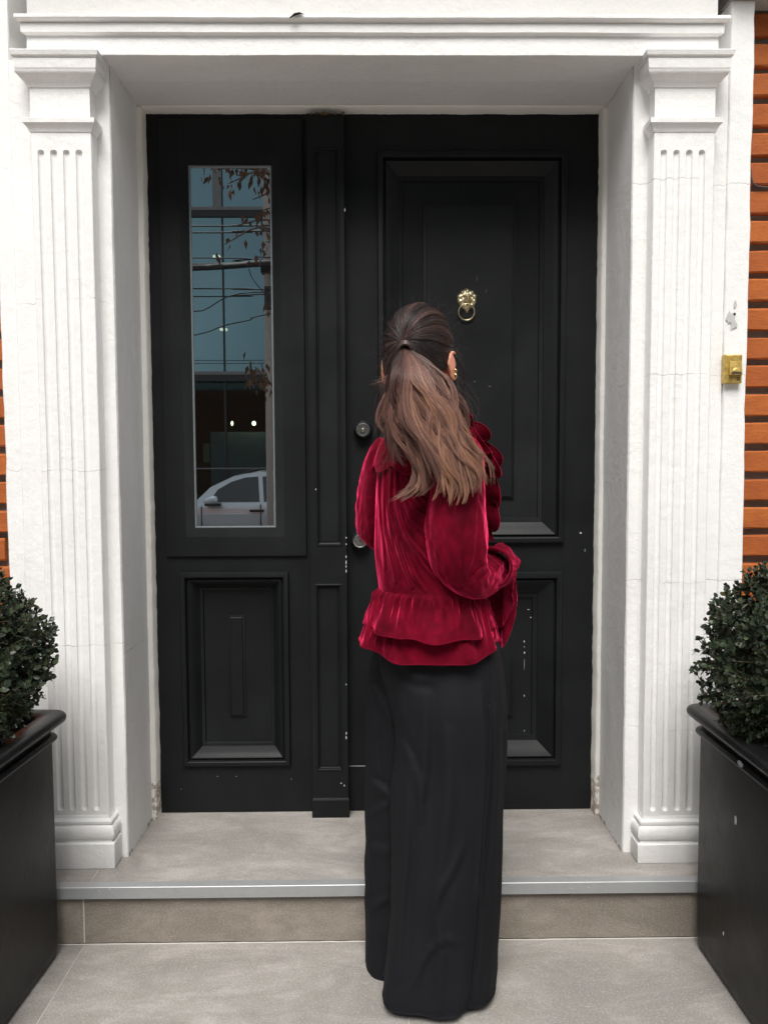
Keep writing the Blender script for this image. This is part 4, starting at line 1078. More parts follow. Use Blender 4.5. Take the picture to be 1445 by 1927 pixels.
TR_F = [([(752, 1255), (775, 1288), (812, 1292)], 8.56, -0.00300), ([(800, 1310), (798, 1430), (788, 1540)], 10.70, 0.00500), ([(872, 1590), (850, 1640), (818, 1700), (800, 1780)], 7.84, 0.00500), ([(862, 1775), (835, 1770), (800, 1800), (780, 1850)], 8.56, 0.00500), ([(768, 1450), (764, 1600), (752, 1740), (748, 1840)], 9.27, 0.00600), ([(905, 1290), (914, 1420), (908, 1580), (898, 1700)], 7.84, 0.00550), ([(840, 1380), (842, 1500), (826, 1640), (820, 1760)], 12.12, 0.00400), ([(900, 1660), (908, 1760), (894, 1880)], 7.84, 0.00550), ([(822, 1700), (828, 1800), (822, 1900)], 9.27, 0.00450), ([(932, 1330), (938, 1450), (930, 1600)], 6.42, 0.00550), ([(742, 1380), (775, 1440), (790, 1500)], 8.56, 0.00350)]
LR = crease(leg_loft(rows, d_right, 160, 220), TR_F, YR)
g = G(); g.loops(LR); hem_tube(g, LR[-1], .0010)
TROUSERS = g.obj('trousers', M_TWILL, PERSON, smooth=180)
def d_left(th, t, z):
    return .006*nz3(th*1.3, z*2.4, 12.0) + .003*nz3(th*3.1, z*6, 16) + .006*math.sin(3*th + .4 + .8*t)*t + .005*nz3(th*2, z*14, 5)*math.exp(-((t - .72)/.18)**2), 0
rows = [pxring(716, 880, 1180, YP + .01, .095), pxring(692, 860, 1270, YL - .03, .11), pxring(688, 835, 1350, YL - .01, .11), pxring(686, 812, 1500, YL + .005, .094), pxring(685, 806, 1650, YL + .01, .086), pxring(684, 802, 1750, YL + .01, .080), pxring(683, 800, 1815, YL + .01, .077)]
LLg = crease(leg_loft(rows, d_left, 140, 180), [([(690, 1470), (712, 1480), (738, 1505)], 7, .006), ([(688, 1535), (708, 1525), (735, 1510)], 7, .005), ([(695, 1290), (712, 1310), (735, 1360)], 8, .006), ([(688, 1600), (706, 1596), (730, 1604)], 8, .004), ([(690, 1720), (706, 1705), (730, 1690)], 9, .005), ([(700, 1340), (702, 1400), (706, 1460)], 8, .004)], YL - .02)
g = G(); g.loops(LLg); hem_tube(g, LLg[-1], .0022); g.obj('trouser_leg', M_TWILL, TROUSERS, smooth=180)
# side seam and pocket welt on the right leg, stitched hem line
def on_leg(th_of_t, ts, off): 
    out_ = []
    for t in ts:
        i = t*(len(LR) - 1); i0 = int(min(i, len(LR) - 2)); fr = i - i0; nt = len(LR[0])
        th = th_of_t(t) % (2*math.pi); j = th/(2*math.pi)*nt; j0 = int(j) % nt; fj = j - int(j)
        def at_(ii): return Vector(LR[ii][j0])*(1 - fj) + Vector(LR[ii][(j0 + 1) % nt])*fj
        p = at_(i0)*(1 - fr) + at_(i0 + 1)*fr
        cen = sum((Vector(q) for q in LR[i0]), Vector())/nt
        d = (p - cen); d.z = 0; out_.append(p + d.normalized()*off)
    return out_
g = G(); g.tube(on_leg(lambda t: -.86 - .10*t, np.linspace(.19, .995, 90), .0010), .0030, 6)
g.tube(on_leg(lambda t: -.90 - .10*t, np.linspace(.19, .995, 90), .0000), .0010, 6)
g.obj('side_seam', M_TWILL, TROUSERS, smooth=180)
g = G(); g.tube(on_leg(lambda t: -.86 + .16*(.19 - t)/.12, np.linspace(.07, .19, 20), .001), .0018, 6); g.obj('pocket_welt', M_TWILL, TROUSERS, smooth=180)
g = G()
ring = LR[int(len(LR)*.955)]; cen = sum((Vector(q) for q in ring), Vector())/len(ring)
g.tube([Vector(q) + (Vector(q) - cen).normalized()*.0004 for q in ring], .0007, 5); g.obj('hem_stitching', M_TWILL, TROUSERS, smooth=180)

# ------------------------------------------------------------------ head frame
HA = math.radians(25)
HC = P(789, 672, YP - .01)                                       # skull centre
hf = Vector((math.sin(HA), math.cos(HA), -.02)).normalized(); hr = Vector((math.cos(HA), -math.sin(HA), 0)); hu = hr.cross(hf).normalized()
ha, hb, hc = .0745, .094, .115                                       # lateral, front-back, vertical radii
def HP_(l, f_, u_): return HC + hr*l + hf*f_ + hu*u_
# --- body: one continuous skin surface
g = G()
def ball(c, rad, n=20, m=14, sh=None):
    L = []
    for i in range(m + 1):
        ph = math.pi*i/m; row = []
        for j in range(n):
            th = 2*math.pi*j/n; d = Vector((math.sin(ph)*math.cos(th), math.sin(ph)*math.sin(th), math.cos(ph)))
            row.append(c + hr*(d.x*rad[0]) + hf*(d.y*rad[1]) + hu*(d.z*rad[2]) if sh is None else sh(d))
        L.append(row)
    g.loops(L, True, True)
ball(HC, (ha*.95, hb*.95, hc*.94), 28, 20)
ball(HP_(0, .022, -.058), (.056, .068, .072))                            # jaw and face
ball(HP_(0, .060, -.108), (.024, .024, .020))                            # chin
ball(HP_(0, .098, -.040), (.011, .018, .024))                            # nose
ball(HP_(0, .094, -.070), (.022, .008, .006)); ball(HP_(0, .092, -.080), (.019, .008, .006))   # lips
for s_ in (-1, 1):
    ball(HP_(s_*.030, .080, -.012), (.015, .010, .010)); ball(HP_(s_*.030, .086, .008), (.020, .008, .005)); ball(HP_(s_*.042, .066, -.040), (.020, .016, .018))
    # ears: shell leaning out from the head
    e = HP_(s_*(ha + .003), -.002, -.026)
    ax = (hr*s_ + hf*-.55).normalized(); fw = (hf + hr*s_*.50).normalized()
    rim = [e + hu*(.031*math.cos(a)) + fw*(-.018*math.sin(a)*(1 if math.cos(a) > -.2 else .75)) + ax*(.011 + .006*math.sin(a)*(1 if math.sin(a) > 0 else 0)) for a in np.linspace(-.5, 3.5, 16)]
    g.tube(rim, [.0030, .0042] + [.0046]*10 + [.0055, .0065, .006, .004], 8)
    g.tube([e + ax*(-.008), e + ax*.008 + hu*.004 - fw*.006], [.020, .016], 10)
    g.tube([e + hu*.018 - fw*.004 + ax*.008, e + hu*-.010 - fw*.006 + ax*.009, e - hu*.024 + ax*.008], [.010, .012, .008], 8)
nk0 = P(790, 790, YP)
g.tube([nk0 + Vector((0, 0, -.05)), nk0, HP_(0, -.012, -.095), HP_(0, .0, -.05)], [.058, .047, .046, .05], 20)
sk = lambda rows, k: [((*r_[:3], r_[3]*k, r_[4]*k)) for r_ in rows]
tors = [(z, cx, cy, rx*.80, ry*.72) for z, cx, cy, rx, ry in rings[1:]]
tors += [(P(800, 1200, YP).z, P(806, 1200, YP).x, YP, .105, .085), (P(800, 1300, YP).z, P(812, 1300, YP).x, YP + .01, .10, .08)]
g.loops(ellipse_loft(tors, 40, 40, lambda *a: (0, 0)), True, True)
for sl, nf in ((slR, 1), (slL, 0)):
    g.loops(tube_loft([(*r_[:3], r_[3]*.62, r_[4]*.62) for r_ in sl], 40, 20, lambda *a: 0, (1, 0, 0)), True, True)
# forearms beyond the cuffs and hands, folded in front
def hand(w0, d, pal_n):
    d = d.normalized(); n_ = (pal_n - d*pal_n.dot(d)).normalized(); s_ = d.cross(n_)
    g.tube([w0 - d*.03, w0, w0 + d*.02], [.024, .022, .022], 12)
    for k in range(5): g.tube([w0 + s_*(-.024 + .012*k)*.7, w0 + d*.045 + s_*(-.028 + .014*k), w0 + d*.085 + s_*(-.030 + .015*k)], [.013, .013, .012], 8)
    for k, ln in enumerate((.070, .080, .074, .058)):
        b = w0 + d*.085 + s_*(-.029 + .0195*k)
        g.tube([b - d*.01, b + d*ln*.4 + n_*.004, b + d*ln*.72 + n_*.018, b + d*ln*.88 + n_*.036], [.0092, .0088, .0080, .0066], 8)
    b = w0 + d*.025 - s_*.030
    g.tube([b + s_*.01, b - s_*.018 + d*.022 + n_*.006, b - s_*.026 + d*.048 + n_*.014, b - s_*.026 + d*.066 + n_*.022], [.012, .011, .0095, .0075], 8)
wr = wrist + axis*.05
fo_d = Vector((-.35, .9, .10)).normalized()
g.tube([Vector(slR[-1][:3]), wrist + axis*.02, wr], [.030, .027, .024], 14); hand(wr, Vector((-.45, .85, .0)), Vector((-.8, -.4, 0)))
wl_ = Vector(slL[-1][:3]); dl = Vector((.85, .35, .02)); g.tube([wl_ - dl*.03, wl_ + dl*.06], [.026, .023], 14); hand(wl_ + dl*.06, dl, Vector((-.3, -.9, 0)))
# legs and shoes
for cx_, cy_, hip in ((820, YR, 842), (752, YL, 775)):
    h = P(hip, 1290, cy_); kx = P(cx_, 1580, cy_); an = Vector((kx.x, cy_, STEP + .09))
    if cx_ == 752: an.x = P(742, 1800, cy_).x
    g.tube([h + Vector((0, 0, .06)), h, kx, kx + Vector((0, 0, -.12)), an], [.065, .070, .048, .048, .034], 16)
    g.tube([an + Vector((0, 0, .01)), an - FD*.012 - Vector((0, 0, .045)), an + FD*.03 - Vector((0, 0, .052)), an + FD*.065 - Vector((0, 0, .066))], [.036, .036, .036, .022], 12)
BODY = g.obj('body', M_SKIN, PERSON, smooth=180)
rm_ = BODY.modifiers.new('remesh', 'REMESH'); rm_.mode = 'VOXEL'; rm_.voxel_size = .0042; rm_.use_smooth_shade = True
sm_ = BODY.modifiers.new('smooth', 'SMOOTH'); sm_.factor = .5; sm_.iterations = 2

# ------------------------------------------------------------------ hair
rh = random.Random(21)
tie_d = Vector((-.02, -.985, .17)).normalized()                              # in head axes (lateral, front, up)
t1 = Vector((1, 0, 0)); t1 = (t1 - tie_d*t1.dot(tie_d)).normalized(); t2 = t1.cross(tie_d)        # t2 is "up"
if t2.z < 0: t2 = -t2
def hairline(al):
    """angular reach of the hair from the tie; al = 0 right, pi/2 up, -pi/2 nape"""
    s = math.sin(al); c = math.cos(al)
    return math.radians(82 + 38*max(0, s) - 26*max(0, -s)**1.2 + 4*c)
def on_head(al, be, lift=0.0):
    d = tie_d*math.cos(be) + (t1*math.cos(al) + t2*math.sin(al))*math.sin(be)
    k = 1.0 + lift
    return HP_(d.x*(ha + .008)*k, d.y*(hb + .006)*k, d.z*(hc + .004)*k)
TIE = P(763, 652, on_head(0, 0, .06).y)
def bulge(al, be): return .055*math.exp(-((be - .55)/.45)**2)*max(0, math.sin(al))**.7 + .025
# scalp cap below the strands
g = G(); L = []
for i in range(26):
    row = []
    for j in range(72):
        al = 2*math.pi*j/72; be = hairline(al)*max(.01, i/25)
        row.append(on_head(al, be, bulge(al, be)*.85 - .012*(i == 25)))
    L.append(row)
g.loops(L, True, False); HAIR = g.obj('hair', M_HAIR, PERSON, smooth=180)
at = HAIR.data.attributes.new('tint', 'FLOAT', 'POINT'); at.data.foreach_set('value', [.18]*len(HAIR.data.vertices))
def strands_obj(name, curves, parent):
    """curves: list of (pts Nx3 array, radius, tint array)"""
    vs, fs, tt = [], [], []; n3 = 3
    for pts, rad, tint in curves:
        n = len(pts); tan = np.gradient(pts, axis=0); tan /= (np.linalg.norm(tan, axis=1, keepdims=True) + 1e-9)
        ref = np.array([.3, -.9, .2]); u = np.cross(tan, ref); u /= (np.linalg.norm(u, axis=1, keepdims=True) + 1e-9); v = np.cross(tan, u)
        b = len(vs)
        prof = np.interp(np.linspace(0, 1, n), [0, .1, .75, 1], [.7, 1, .9, .25])*rad
        for k in range(n3):
            a = 2*math.pi*k/n3
            ring = pts + (u*math.cos(a) + v*math.sin(a))*prof[:, None]
            vs.extend(map(tuple, ring))
            tt.extend(tint)
        for k in range(n3):
            k2 = (k + 1) % n3
            for i in range(n - 1): fs.append((b + k*n + i, b + k2*n + i, b + k2*n + i + 1, b + k*n + i + 1))
    o = obj(name, vs, fs, M_HAIR, parent, smooth=180)
    at = o.data.attributes.new('tint', 'FLOAT', 'POINT'); at.data.foreach_set('value', np.array(tt, np.float32))
    return o
cur = []
grp = [(rh.gauss(0, .016), rh.gauss(0, .13), rh.gauss(0, .10)) for _ in range(90)]
for k in range(3200):
    gi = rh.randrange(90); al = -math.pi + 2*math.pi*(gi + .5 + rh.gauss(0, .42))/90; L_ = hairline(al)
    far = L_*(1 - .12*rh.random()**2) if rh.random() > .3 else L_*rh.uniform(.5, 1)
    lump = .012*mn.noise((math.cos(al)*4, math.sin(al)*4, 3)) + rh.gauss(.0, .004) + grp[gi][0]; tw = rh.gauss(0, .03) + grp[gi][2]
    lock = mn.noise((al*7, 0, 8))
    n = 14; pts = []; tint = []
    for i in range(n):
        u = i/(n - 1); be = far*(1 - u)
        a2 = al + tw*math.sin(math.pi*u) + .05*mn.noise((al*5, u*3, 1))
        p = on_head(a2, be + .0, bulge(al, be) + lump*math.sin(math.pi*min(1, u*1.15)) + .012)
        p = p.lerp(TIE, max(0, (u - .88)/.12)*.7)
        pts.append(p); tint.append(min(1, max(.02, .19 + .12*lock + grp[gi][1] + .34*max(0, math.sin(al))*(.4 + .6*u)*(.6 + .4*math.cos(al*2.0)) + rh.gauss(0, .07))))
    cur.append((np.array([tuple(p) for p in pts]), rh.uniform(.0005, .0009), tint))
for k in range(170):                                      # flyaway wisps round the head
    al = rh.uniform(-.6, 3.7); be = hairline(al)*rh.uniform(.3, 1.02)
    p0 = on_head(al, be, .06); out_ = (p0 - HC).normalized()
    dr = (Vector((rh.gauss(0, 1), rh.gauss(0, 1), rh.gauss(0, 1))) + out_*.5).normalized()
    ln = rh.uniform(.02, .05); pts = [p0 + dr*ln*u + out_*.012*math.sin(u*2.6) for u in np.linspace(0, 1, 8)]
    cur.append((np.array([tuple(p) for p in pts]), .00016, [.25]*8))
for k in range(26):                                      # loose strands in front of the right ear
    p0 = HP_(ha + .006, .03 + rh.uniform(-.006, .010), .012 + rh.uniform(-.01, .01))
    e_ = rh.uniform(.05, .13)
    pts = [p0 + hr*(.020*math.sin(u*2.5) + rh.gauss(0, .0012)) + hf*(.010*u) - hu*(e_*u) for u in np.linspace(0, 1, 10)]
    cur.append((np.array([tuple(p) for p in pts]), .0004, [rh.uniform(.05, .25)]*10))
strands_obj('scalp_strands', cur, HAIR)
# ponytail: locks described by guide curves
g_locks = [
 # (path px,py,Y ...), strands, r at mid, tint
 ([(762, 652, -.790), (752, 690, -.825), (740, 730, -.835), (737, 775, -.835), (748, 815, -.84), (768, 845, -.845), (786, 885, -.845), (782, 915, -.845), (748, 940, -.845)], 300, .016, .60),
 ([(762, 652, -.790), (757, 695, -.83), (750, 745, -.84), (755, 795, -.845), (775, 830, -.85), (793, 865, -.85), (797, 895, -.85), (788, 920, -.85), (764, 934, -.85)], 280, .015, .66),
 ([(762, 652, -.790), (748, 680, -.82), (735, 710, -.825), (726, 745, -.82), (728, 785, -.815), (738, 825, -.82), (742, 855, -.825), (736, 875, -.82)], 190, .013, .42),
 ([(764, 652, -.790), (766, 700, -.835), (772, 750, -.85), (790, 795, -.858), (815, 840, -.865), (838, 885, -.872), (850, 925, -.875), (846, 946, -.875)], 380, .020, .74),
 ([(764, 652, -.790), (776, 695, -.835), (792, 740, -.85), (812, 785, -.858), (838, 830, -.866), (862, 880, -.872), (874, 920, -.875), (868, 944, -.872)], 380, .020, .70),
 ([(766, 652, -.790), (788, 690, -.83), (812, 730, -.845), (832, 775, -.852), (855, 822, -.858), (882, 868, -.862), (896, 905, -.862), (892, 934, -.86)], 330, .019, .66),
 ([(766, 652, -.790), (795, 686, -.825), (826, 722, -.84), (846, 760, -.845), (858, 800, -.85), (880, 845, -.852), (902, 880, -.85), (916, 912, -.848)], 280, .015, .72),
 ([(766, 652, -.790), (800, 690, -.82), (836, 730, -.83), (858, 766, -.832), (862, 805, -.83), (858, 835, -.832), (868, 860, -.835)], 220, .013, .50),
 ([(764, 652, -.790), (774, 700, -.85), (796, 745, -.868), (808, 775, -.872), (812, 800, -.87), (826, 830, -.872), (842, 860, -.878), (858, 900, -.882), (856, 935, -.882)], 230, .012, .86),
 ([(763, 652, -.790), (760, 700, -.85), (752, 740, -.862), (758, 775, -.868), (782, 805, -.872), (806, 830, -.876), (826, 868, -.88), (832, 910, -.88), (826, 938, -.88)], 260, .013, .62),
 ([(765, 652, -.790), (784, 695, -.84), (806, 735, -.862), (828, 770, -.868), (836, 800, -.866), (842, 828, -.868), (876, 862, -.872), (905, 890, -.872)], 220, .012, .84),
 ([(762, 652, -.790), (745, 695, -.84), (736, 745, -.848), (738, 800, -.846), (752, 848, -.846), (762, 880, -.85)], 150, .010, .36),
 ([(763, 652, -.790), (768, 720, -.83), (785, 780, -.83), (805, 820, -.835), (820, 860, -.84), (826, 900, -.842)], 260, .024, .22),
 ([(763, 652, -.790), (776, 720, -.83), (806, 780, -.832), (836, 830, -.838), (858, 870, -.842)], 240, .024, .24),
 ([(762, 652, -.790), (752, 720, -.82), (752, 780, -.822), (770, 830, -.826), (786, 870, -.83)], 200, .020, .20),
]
cur = []
for li, (path, ns, rm, tn) in enumerate(g_locks):
    G3 = np.array([tuple(P(*q)) for q in path]); base = cr(G3, 40)
    seg = np.concatenate([[0], np.cumsum(np.linalg.norm(np.diff(base, axis=0), axis=1))]); seg /= seg[-1]
    nsub = max(4, ns//16)
    for q in range(nsub):
        a0, r0 = rh.uniform(0, 6.283), math.sqrt(rh.random())
        wa, wf, wp = rh.uniform(.006, .016), rh.uniform(8, 12), li*1.9 + rh.gauss(0, .7)
        tsub = tn + .04 + rh.gauss(0, .10); cut0 = rh.uniform(.82, 1.0); curl = rh.gauss(0, .014)
        for k in range(32):
            a, rr = rh.uniform(0, 6.283), math.sqrt(rh.random())
            n = 24; us = np.linspace(0, min(1, cut0*rh.uniform(.93, 1.02)), n)
            pts = np.stack([np.interp(us, seg, base[:, c]) for c in range(3)], 1)
            prof = np.interp(us, [0, .06, .35, .75, 1], [.50, .50, .95, 1.05, .92])*rm*r0
            pin = np.interp(us, [0, .1, .5, .85, 1], [.0035, .0045, .0055, .0042, .0018])*rr
            tw = a0 + 1.2*us
            wave = wa*np.sin(us*wf + wp + .12*a)*np.clip(us*2.2, 0, 1)
            frizz = np.array([mn.noise((k*3.1 + q*7.7 + li*13, u*5, 0)) for u in us])*.0022*us
            pts[:, 0] += .004*np.sin(us*7.6 - .6) + .005*np.clip(us*1.6, 0, 1) + np.cos(tw)*prof + np.cos(a)*pin + wave + frizz + curl*np.clip(us - .7, 0, 1)**2*8
            pts[:, 1] += np.sin(tw)*prof*.6 + np.sin(a)*pin*.7 + wave*.35
            pts[:, 2] += -np.cos(tw)*prof*.3 + wave*.6 + np.sin(a)*pin*.3
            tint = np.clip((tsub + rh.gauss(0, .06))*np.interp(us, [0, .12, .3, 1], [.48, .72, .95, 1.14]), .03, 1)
            cur.append((pts, rh.uniform(.0003, .0006), list(tint)))
for k in range(110):                                     # stray strands
    s_ = rh.choice((-1, -1, 1))
    a = P(745 if s_ < 0 else 860, rh.uniform(690, 860), -.84)
    dx = rh.uniform(-.05, -.01) if s_ < 0 else rh.uniform(.0, .05)
    pts = [a + Vector((dx*math.sin(u*1.6), rh.gauss(0, .0008), -rh.uniform(.04, .055)*u*1.5)) for u in np.linspace(0, 1, 10)]
    pts = cr([tuple(p) for p in pts], 14)
    cur.append((pts, .0002, [rh.uniform(.25, .6)]*14))
for k in range(36):                                      # wisp blown to the left
    dy_ = rh.gauss(0, 7); a, b, c = P(744, 690 + dy_, -.82), P(730 + rh.gauss(0, 3), 712 + dy_, -.82), P(712 + rh.gauss(0, 6), 722 + dy_ + rh.gauss(0, 5), -.815)
    cur.append((cr([tuple(a), tuple(b), tuple(c)], 10), .0004, [rh.uniform(.4, .75)]*10))
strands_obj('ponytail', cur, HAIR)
# hair wrapped round the tie
g = G(); hem = []
back_d = (TIE - HC).normalized()
u_ = back_d.cross(Vector((0, 0, 1))).normalized(); v_ = back_d.cross(u_)
tail_d = (P(764, 690, -.83) - TIE).normalized(); back_d = (back_d*.4 + tail_d).normalized(); u_ = back_d.cross(Vector((0, 1, 0))).normalized(); v_ = back_d.cross(u_)
for q in range(3):
    pts = [TIE + back_d*(.000 + .005*q) + (u_*math.cos(a) + v_*math.sin(a))*(.0125) for a in np.linspace(0, 6.2832, 25)[:-1]]
    hem_tube(g, pts, .0036, 7)
TO = g.obj('hair_tie', M_HAIR, HAIR, smooth=180)
at = TO.data.attributes.new('tint', 'FLOAT', 'POINT'); at.data.foreach_set('value', [.34]*len(TO.data.vertices))
# earrings on the right ear
eb = HP_(ha + .015, -.010, -.052)
for dx, dz, rr in ((0, 0, .0075), (.002, .012, .0055), (-.003, -.004, .0045)):
    g = G(); c_ = eb + hr*dx + hu*dz; pts = [c_ + hr*(rr*math.cos(a)) + hu*(rr*math.sin(a)) for a in np.linspace(0, 6.2832, 21)[:-1]]
    hem_tube(g, pts, .0014, 7); g.obj('earring', M_GOLD, PERSON, smooth=180)
# ------------------------------------------------------------------ across the street (seen mirrored in the sidelight glass)
YB = 16.9
def fglass(name, tint, mixv):
    m = bpy.data.materials.new(name); m.use_nodes = True; nt = m.node_tree; nt.nodes.clear()
    o = nt.nodes.new('ShaderNodeOutputMaterial'); mx = nt.nodes.new('ShaderNodeMixShader'); gl = nt.nodes.new('ShaderNodeBsdfGlossy'); tr = nt.nodes.new('ShaderNodeBsdfTransparent')
    gl.inputs['Roughness'].default_value = .015; gl.inputs['Color'].default_value = (*tint, 1); tr.inputs['Color'].default_value = (.55, .66, .69, 1); mx.inputs[0].default_value = mixv
    no = nt.nodes.new('ShaderNodeTexNoise'); no.inputs['Scale'].default_value = .7; bp = nt.nodes.new('ShaderNodeBump'); bp.inputs['Strength'].default_value = .02; bp.inputs['Distance'].default_value = .05
    tc = nt.nodes.new('ShaderNodeTexCoord'); nt.links.new(tc.outputs['Object'], no.inputs['Vector']); nt.links.new(no.outputs['Fac'], bp.inputs['Height']); nt.links.new(bp.outputs[0], gl.inputs['Normal'])
    nt.links.new(tr.outputs[0], mx.inputs[1]); nt.links.new(gl.outputs[0], mx.inputs[2]); nt.links.new(mx.outputs[0], o.inputs[0]); return m
M_FG = fglass('blue_facade_glass', (.22, .34, .38), .66); M_SG = fglass('shop_glass', (.10, .13, .13), .15)
M_FRAME = simple('dark_frame', (.02, .02, .022), .5); M_FRAME2 = simple('grey_frame', (.18, .19, .19), .5); M_INT = simple('interior_grey', (.10, .11, .11), .8, nscale=2); M_CARD = simple('frosted_panel', (.42, .52, .52), .6, nscale=3)
M_BLIND = [simple('roller_blind', c, .9, nscale=4) for c in ((.30, .36, .38), (.16, .2, .22), (.48, .54, .55))]
M_LAMP = Mat('lit_ceiling_lamp', Base_Color=(1, .95, .8), Emission_Color=(1, .80, .45), Emission_Strength=8.0).m
z1, z2 = V(420, 707, YB).z, V(420, 398, YB).z
fh = z2 - z1; BX0, BX1 = -13.0, 15.0; top = z2 + fh*1.55
BLD = empty('office_building', (1, -YB, -.2), 'glass fronted office building across the street, mirrored in the sidelight pane', 'building')
xm = V(421, 560, YB).x; mod = 1.62
cols = [xm + mod*k for k in range(-7, 9)]
cols = [x for x in cols if BX0 < x < BX1]; edges = [BX0] + cols + [BX1]
g = G(); g.box(BX0, BX1, -YB - 8.0, -YB - 7.8, -.2, top); g.box(BX0, BX0 + .3, -YB - 8, -YB - .2, -.2, top); g.box(BX1 - .3, BX1, -YB - 8, -YB - .2, -.2, top); g.obj('back_wall', M_INT, BLD)
for z in (z1, z2, z2 + fh, top):
    g = G(); g.box(BX0, BX1, -YB - 7.9, -YB - .06, z - .20, z); g.obj('floor_slab', M_INT, BLD)
    g = G(); g.box(BX0, BX1, -YB - .05, -YB + .06, z - .14, z + .02); g.obj('spandrel', M_FRAME, BLD)
    g = G(); g.box(BX0, BX1, -YB - .05, -YB + .07, z + .022, z + .10); g.obj('transom', M_FRAME2, BLD)
g = G(); g.box(BX0, BX1, -YB - 7.9, -YB - .06, -.2, -.15); g.obj('floor_slab', M_INT, BLD)
for a, b in zip(edges[:-1], edges[1:]):
    for z, h in ((z1 + .10, fh - .24), (z2 + .10, fh - .24), (z2 + fh + .10, top - z2 - fh - .24)):
        g = G(); g.box(a + .02, b - .02, -YB - .01, -YB + .01, z, z + h); g.obj('pane', M_FG, BLD)
    g = G(); g.box(a + .02, b - .02, -YB - .01, -YB + .01, -.15, z1 - .15); g.obj('shop_pane', M_SG, BLD)
rbl = random.Random(12)
for a, b in zip(edges[:-1], edges[1:]):
    for z, h in ((z1 + .10, fh - .24), (z2 + .10, fh - .24)):
        if rbl.random() < .75:
            q = rbl.uniform(.18, .62)*h; g = G(); g.box(a + .05, b - .05, -YB - .22, -YB - .20, z + h - q, z + h); g.obj('window_blind', M_BLIND[rbl.randrange(3)], BLD)
for x in cols:
    g = G(); g.box(x - .022, x + .022, -YB - .05, -YB + .04, -.15, top); g.obj('mullion', M_FRAME, BLD)
g = G(); g.box(xm + .02 + .0, V(470, 350, YB).x - .75, -YB - .05, -YB + .05, z2 + .1, z2 + fh - .2)
x_ = V(408, 350, YB).x; g = G(); g.box(x_ - .10, x_ + .12, -YB - .05, -YB + .05, z2 + .1, z2 + fh - .15); g.obj('opening_frame', M_FRAME2, BLD)
g = G(); g.box(V(385, 850, YB + .5).x, BX1 - 3, -YB - 1.3, -YB - 1.25, -.14, V(400, 813, YB + 1.2).z); g.obj('frosted_screen', M_CARD, BLD)
pc = V(390, 852, YB + .2); g = G(); g.box(pc.x - .10, pc.x + .06, -YB - .22, -YB - .20, pc.z - .24, pc.z + .24); g.obj('notice', simple('pale_yellow_notice', (.55, .50, .26), .7, nscale=9), BLD)
g = G(); g.box(BX0, BX1, -YB + .012, -YB + .05, V(450, 881, YB).z - .02, V(450, 881, YB).z + .012); g.obj('handrail', M_FRAME2, BLD)
for px, py, dp, sz in ((407, 343, 2.0, .07), (408, 483, 2.2, .07), (421, 620, 2.0, .07), (437, 797, 1.0, .03), (478, 797, .9, .05)):
    c = V(px, py, YB + dp); g = G()
    if sz < .06: g.lathe((c.x, c.y, c.z), (0, 0, 1), [(sz*.5, -.05), (sz, -.02), (sz, .02), (sz*.5, .06)], 10)
    else: g.box(c.x - sz*1.3, c.x + sz*1.3, c.y - sz, c.y + sz, c.z - .028, c.z + .028)
    l = g.obj('ceiling_lamp', M_LAMP, BLD)
# overhead cables
M_CAB = Mat('black_cable', Base_Color=(.012, .012, .013), Roughness=.6).m
def cable(pts, yv, r, label, group=None):
    q = [V(x, y, yv) for x, y in pts]; g = G(); g.tube([tuple(p) for p in cr([tuple(p) for p in q], 40)], r, 6)
    tag(g.obj('overhead_cable', M_CAB, smooth=60), label, 'cable', group)
YC = 9.2
gp = 'overhead cables above the far kerb'
cable([(-900, 512), (200, 507), (360, 504), (440, 500), (519, 495), (900, 480), (1800, 470)], YC, .045, 'thickest black cable bundle crossing the mirrored glass', gp)
cable([(-900, 505), (200, 502), (360, 498), (440, 496), (519, 492), (900, 486), (1800, 470)], YC + .05, .022, 'black cable lying just above the thickest bundle in the mirrored glass', gp)
cable([(-900, 425), (360, 425), (440, 424), (519, 424), (900, 420), (1800, 416)], YC + .2, .012, 'upper thin cable of the pair high in the mirrored glass', gp)
cable([(-900, 440), (360, 437.5), (440, 435), (519, 434), (900, 430), (1800, 420)], YC + .2, .012, 'lower thin cable of the pair high in the mirrored glass', gp)
cable([(-900, 486), (360, 485), (440, 491), (519, 494), (900, 505), (1800, 515)], YC + .1, .009, 'thin cable slanting into the thick bundle from the left in the glass', gp)
cable([(-900, 545), (360, 543), (440, 544), (519, 545), (900, 548), (1800, 550)], YC + .1, .010, 'straight thin cable just below the thick bundle in the glass', gp)
cable([(-900, 562), (360, 558), (440, 556), (519, 553), (900, 545), (1800, 535)], YC + .15, .009, 'thin straight cable over the wavy one in the glass', gp)
cable([(200, 592), (360, 586), (390, 580), (420, 562), (450, 553), (500, 550), (620, 560)], YC, .009, 'wavy sagging cable across the middle of the mirrored glass', gp)
cable([(-500, 690), (200, 655), (368, 630), (420, 613), (470, 602), (505, 591), (800, 540)], YC, .009, 'lowest slanting cable rising to the right in the mirrored glass', gp)
cable([(468, 505), (476, 525), (495, 548), (510, 560)], YC, .007, 'short drooping cable beside the pole in the mirrored glass', gp)
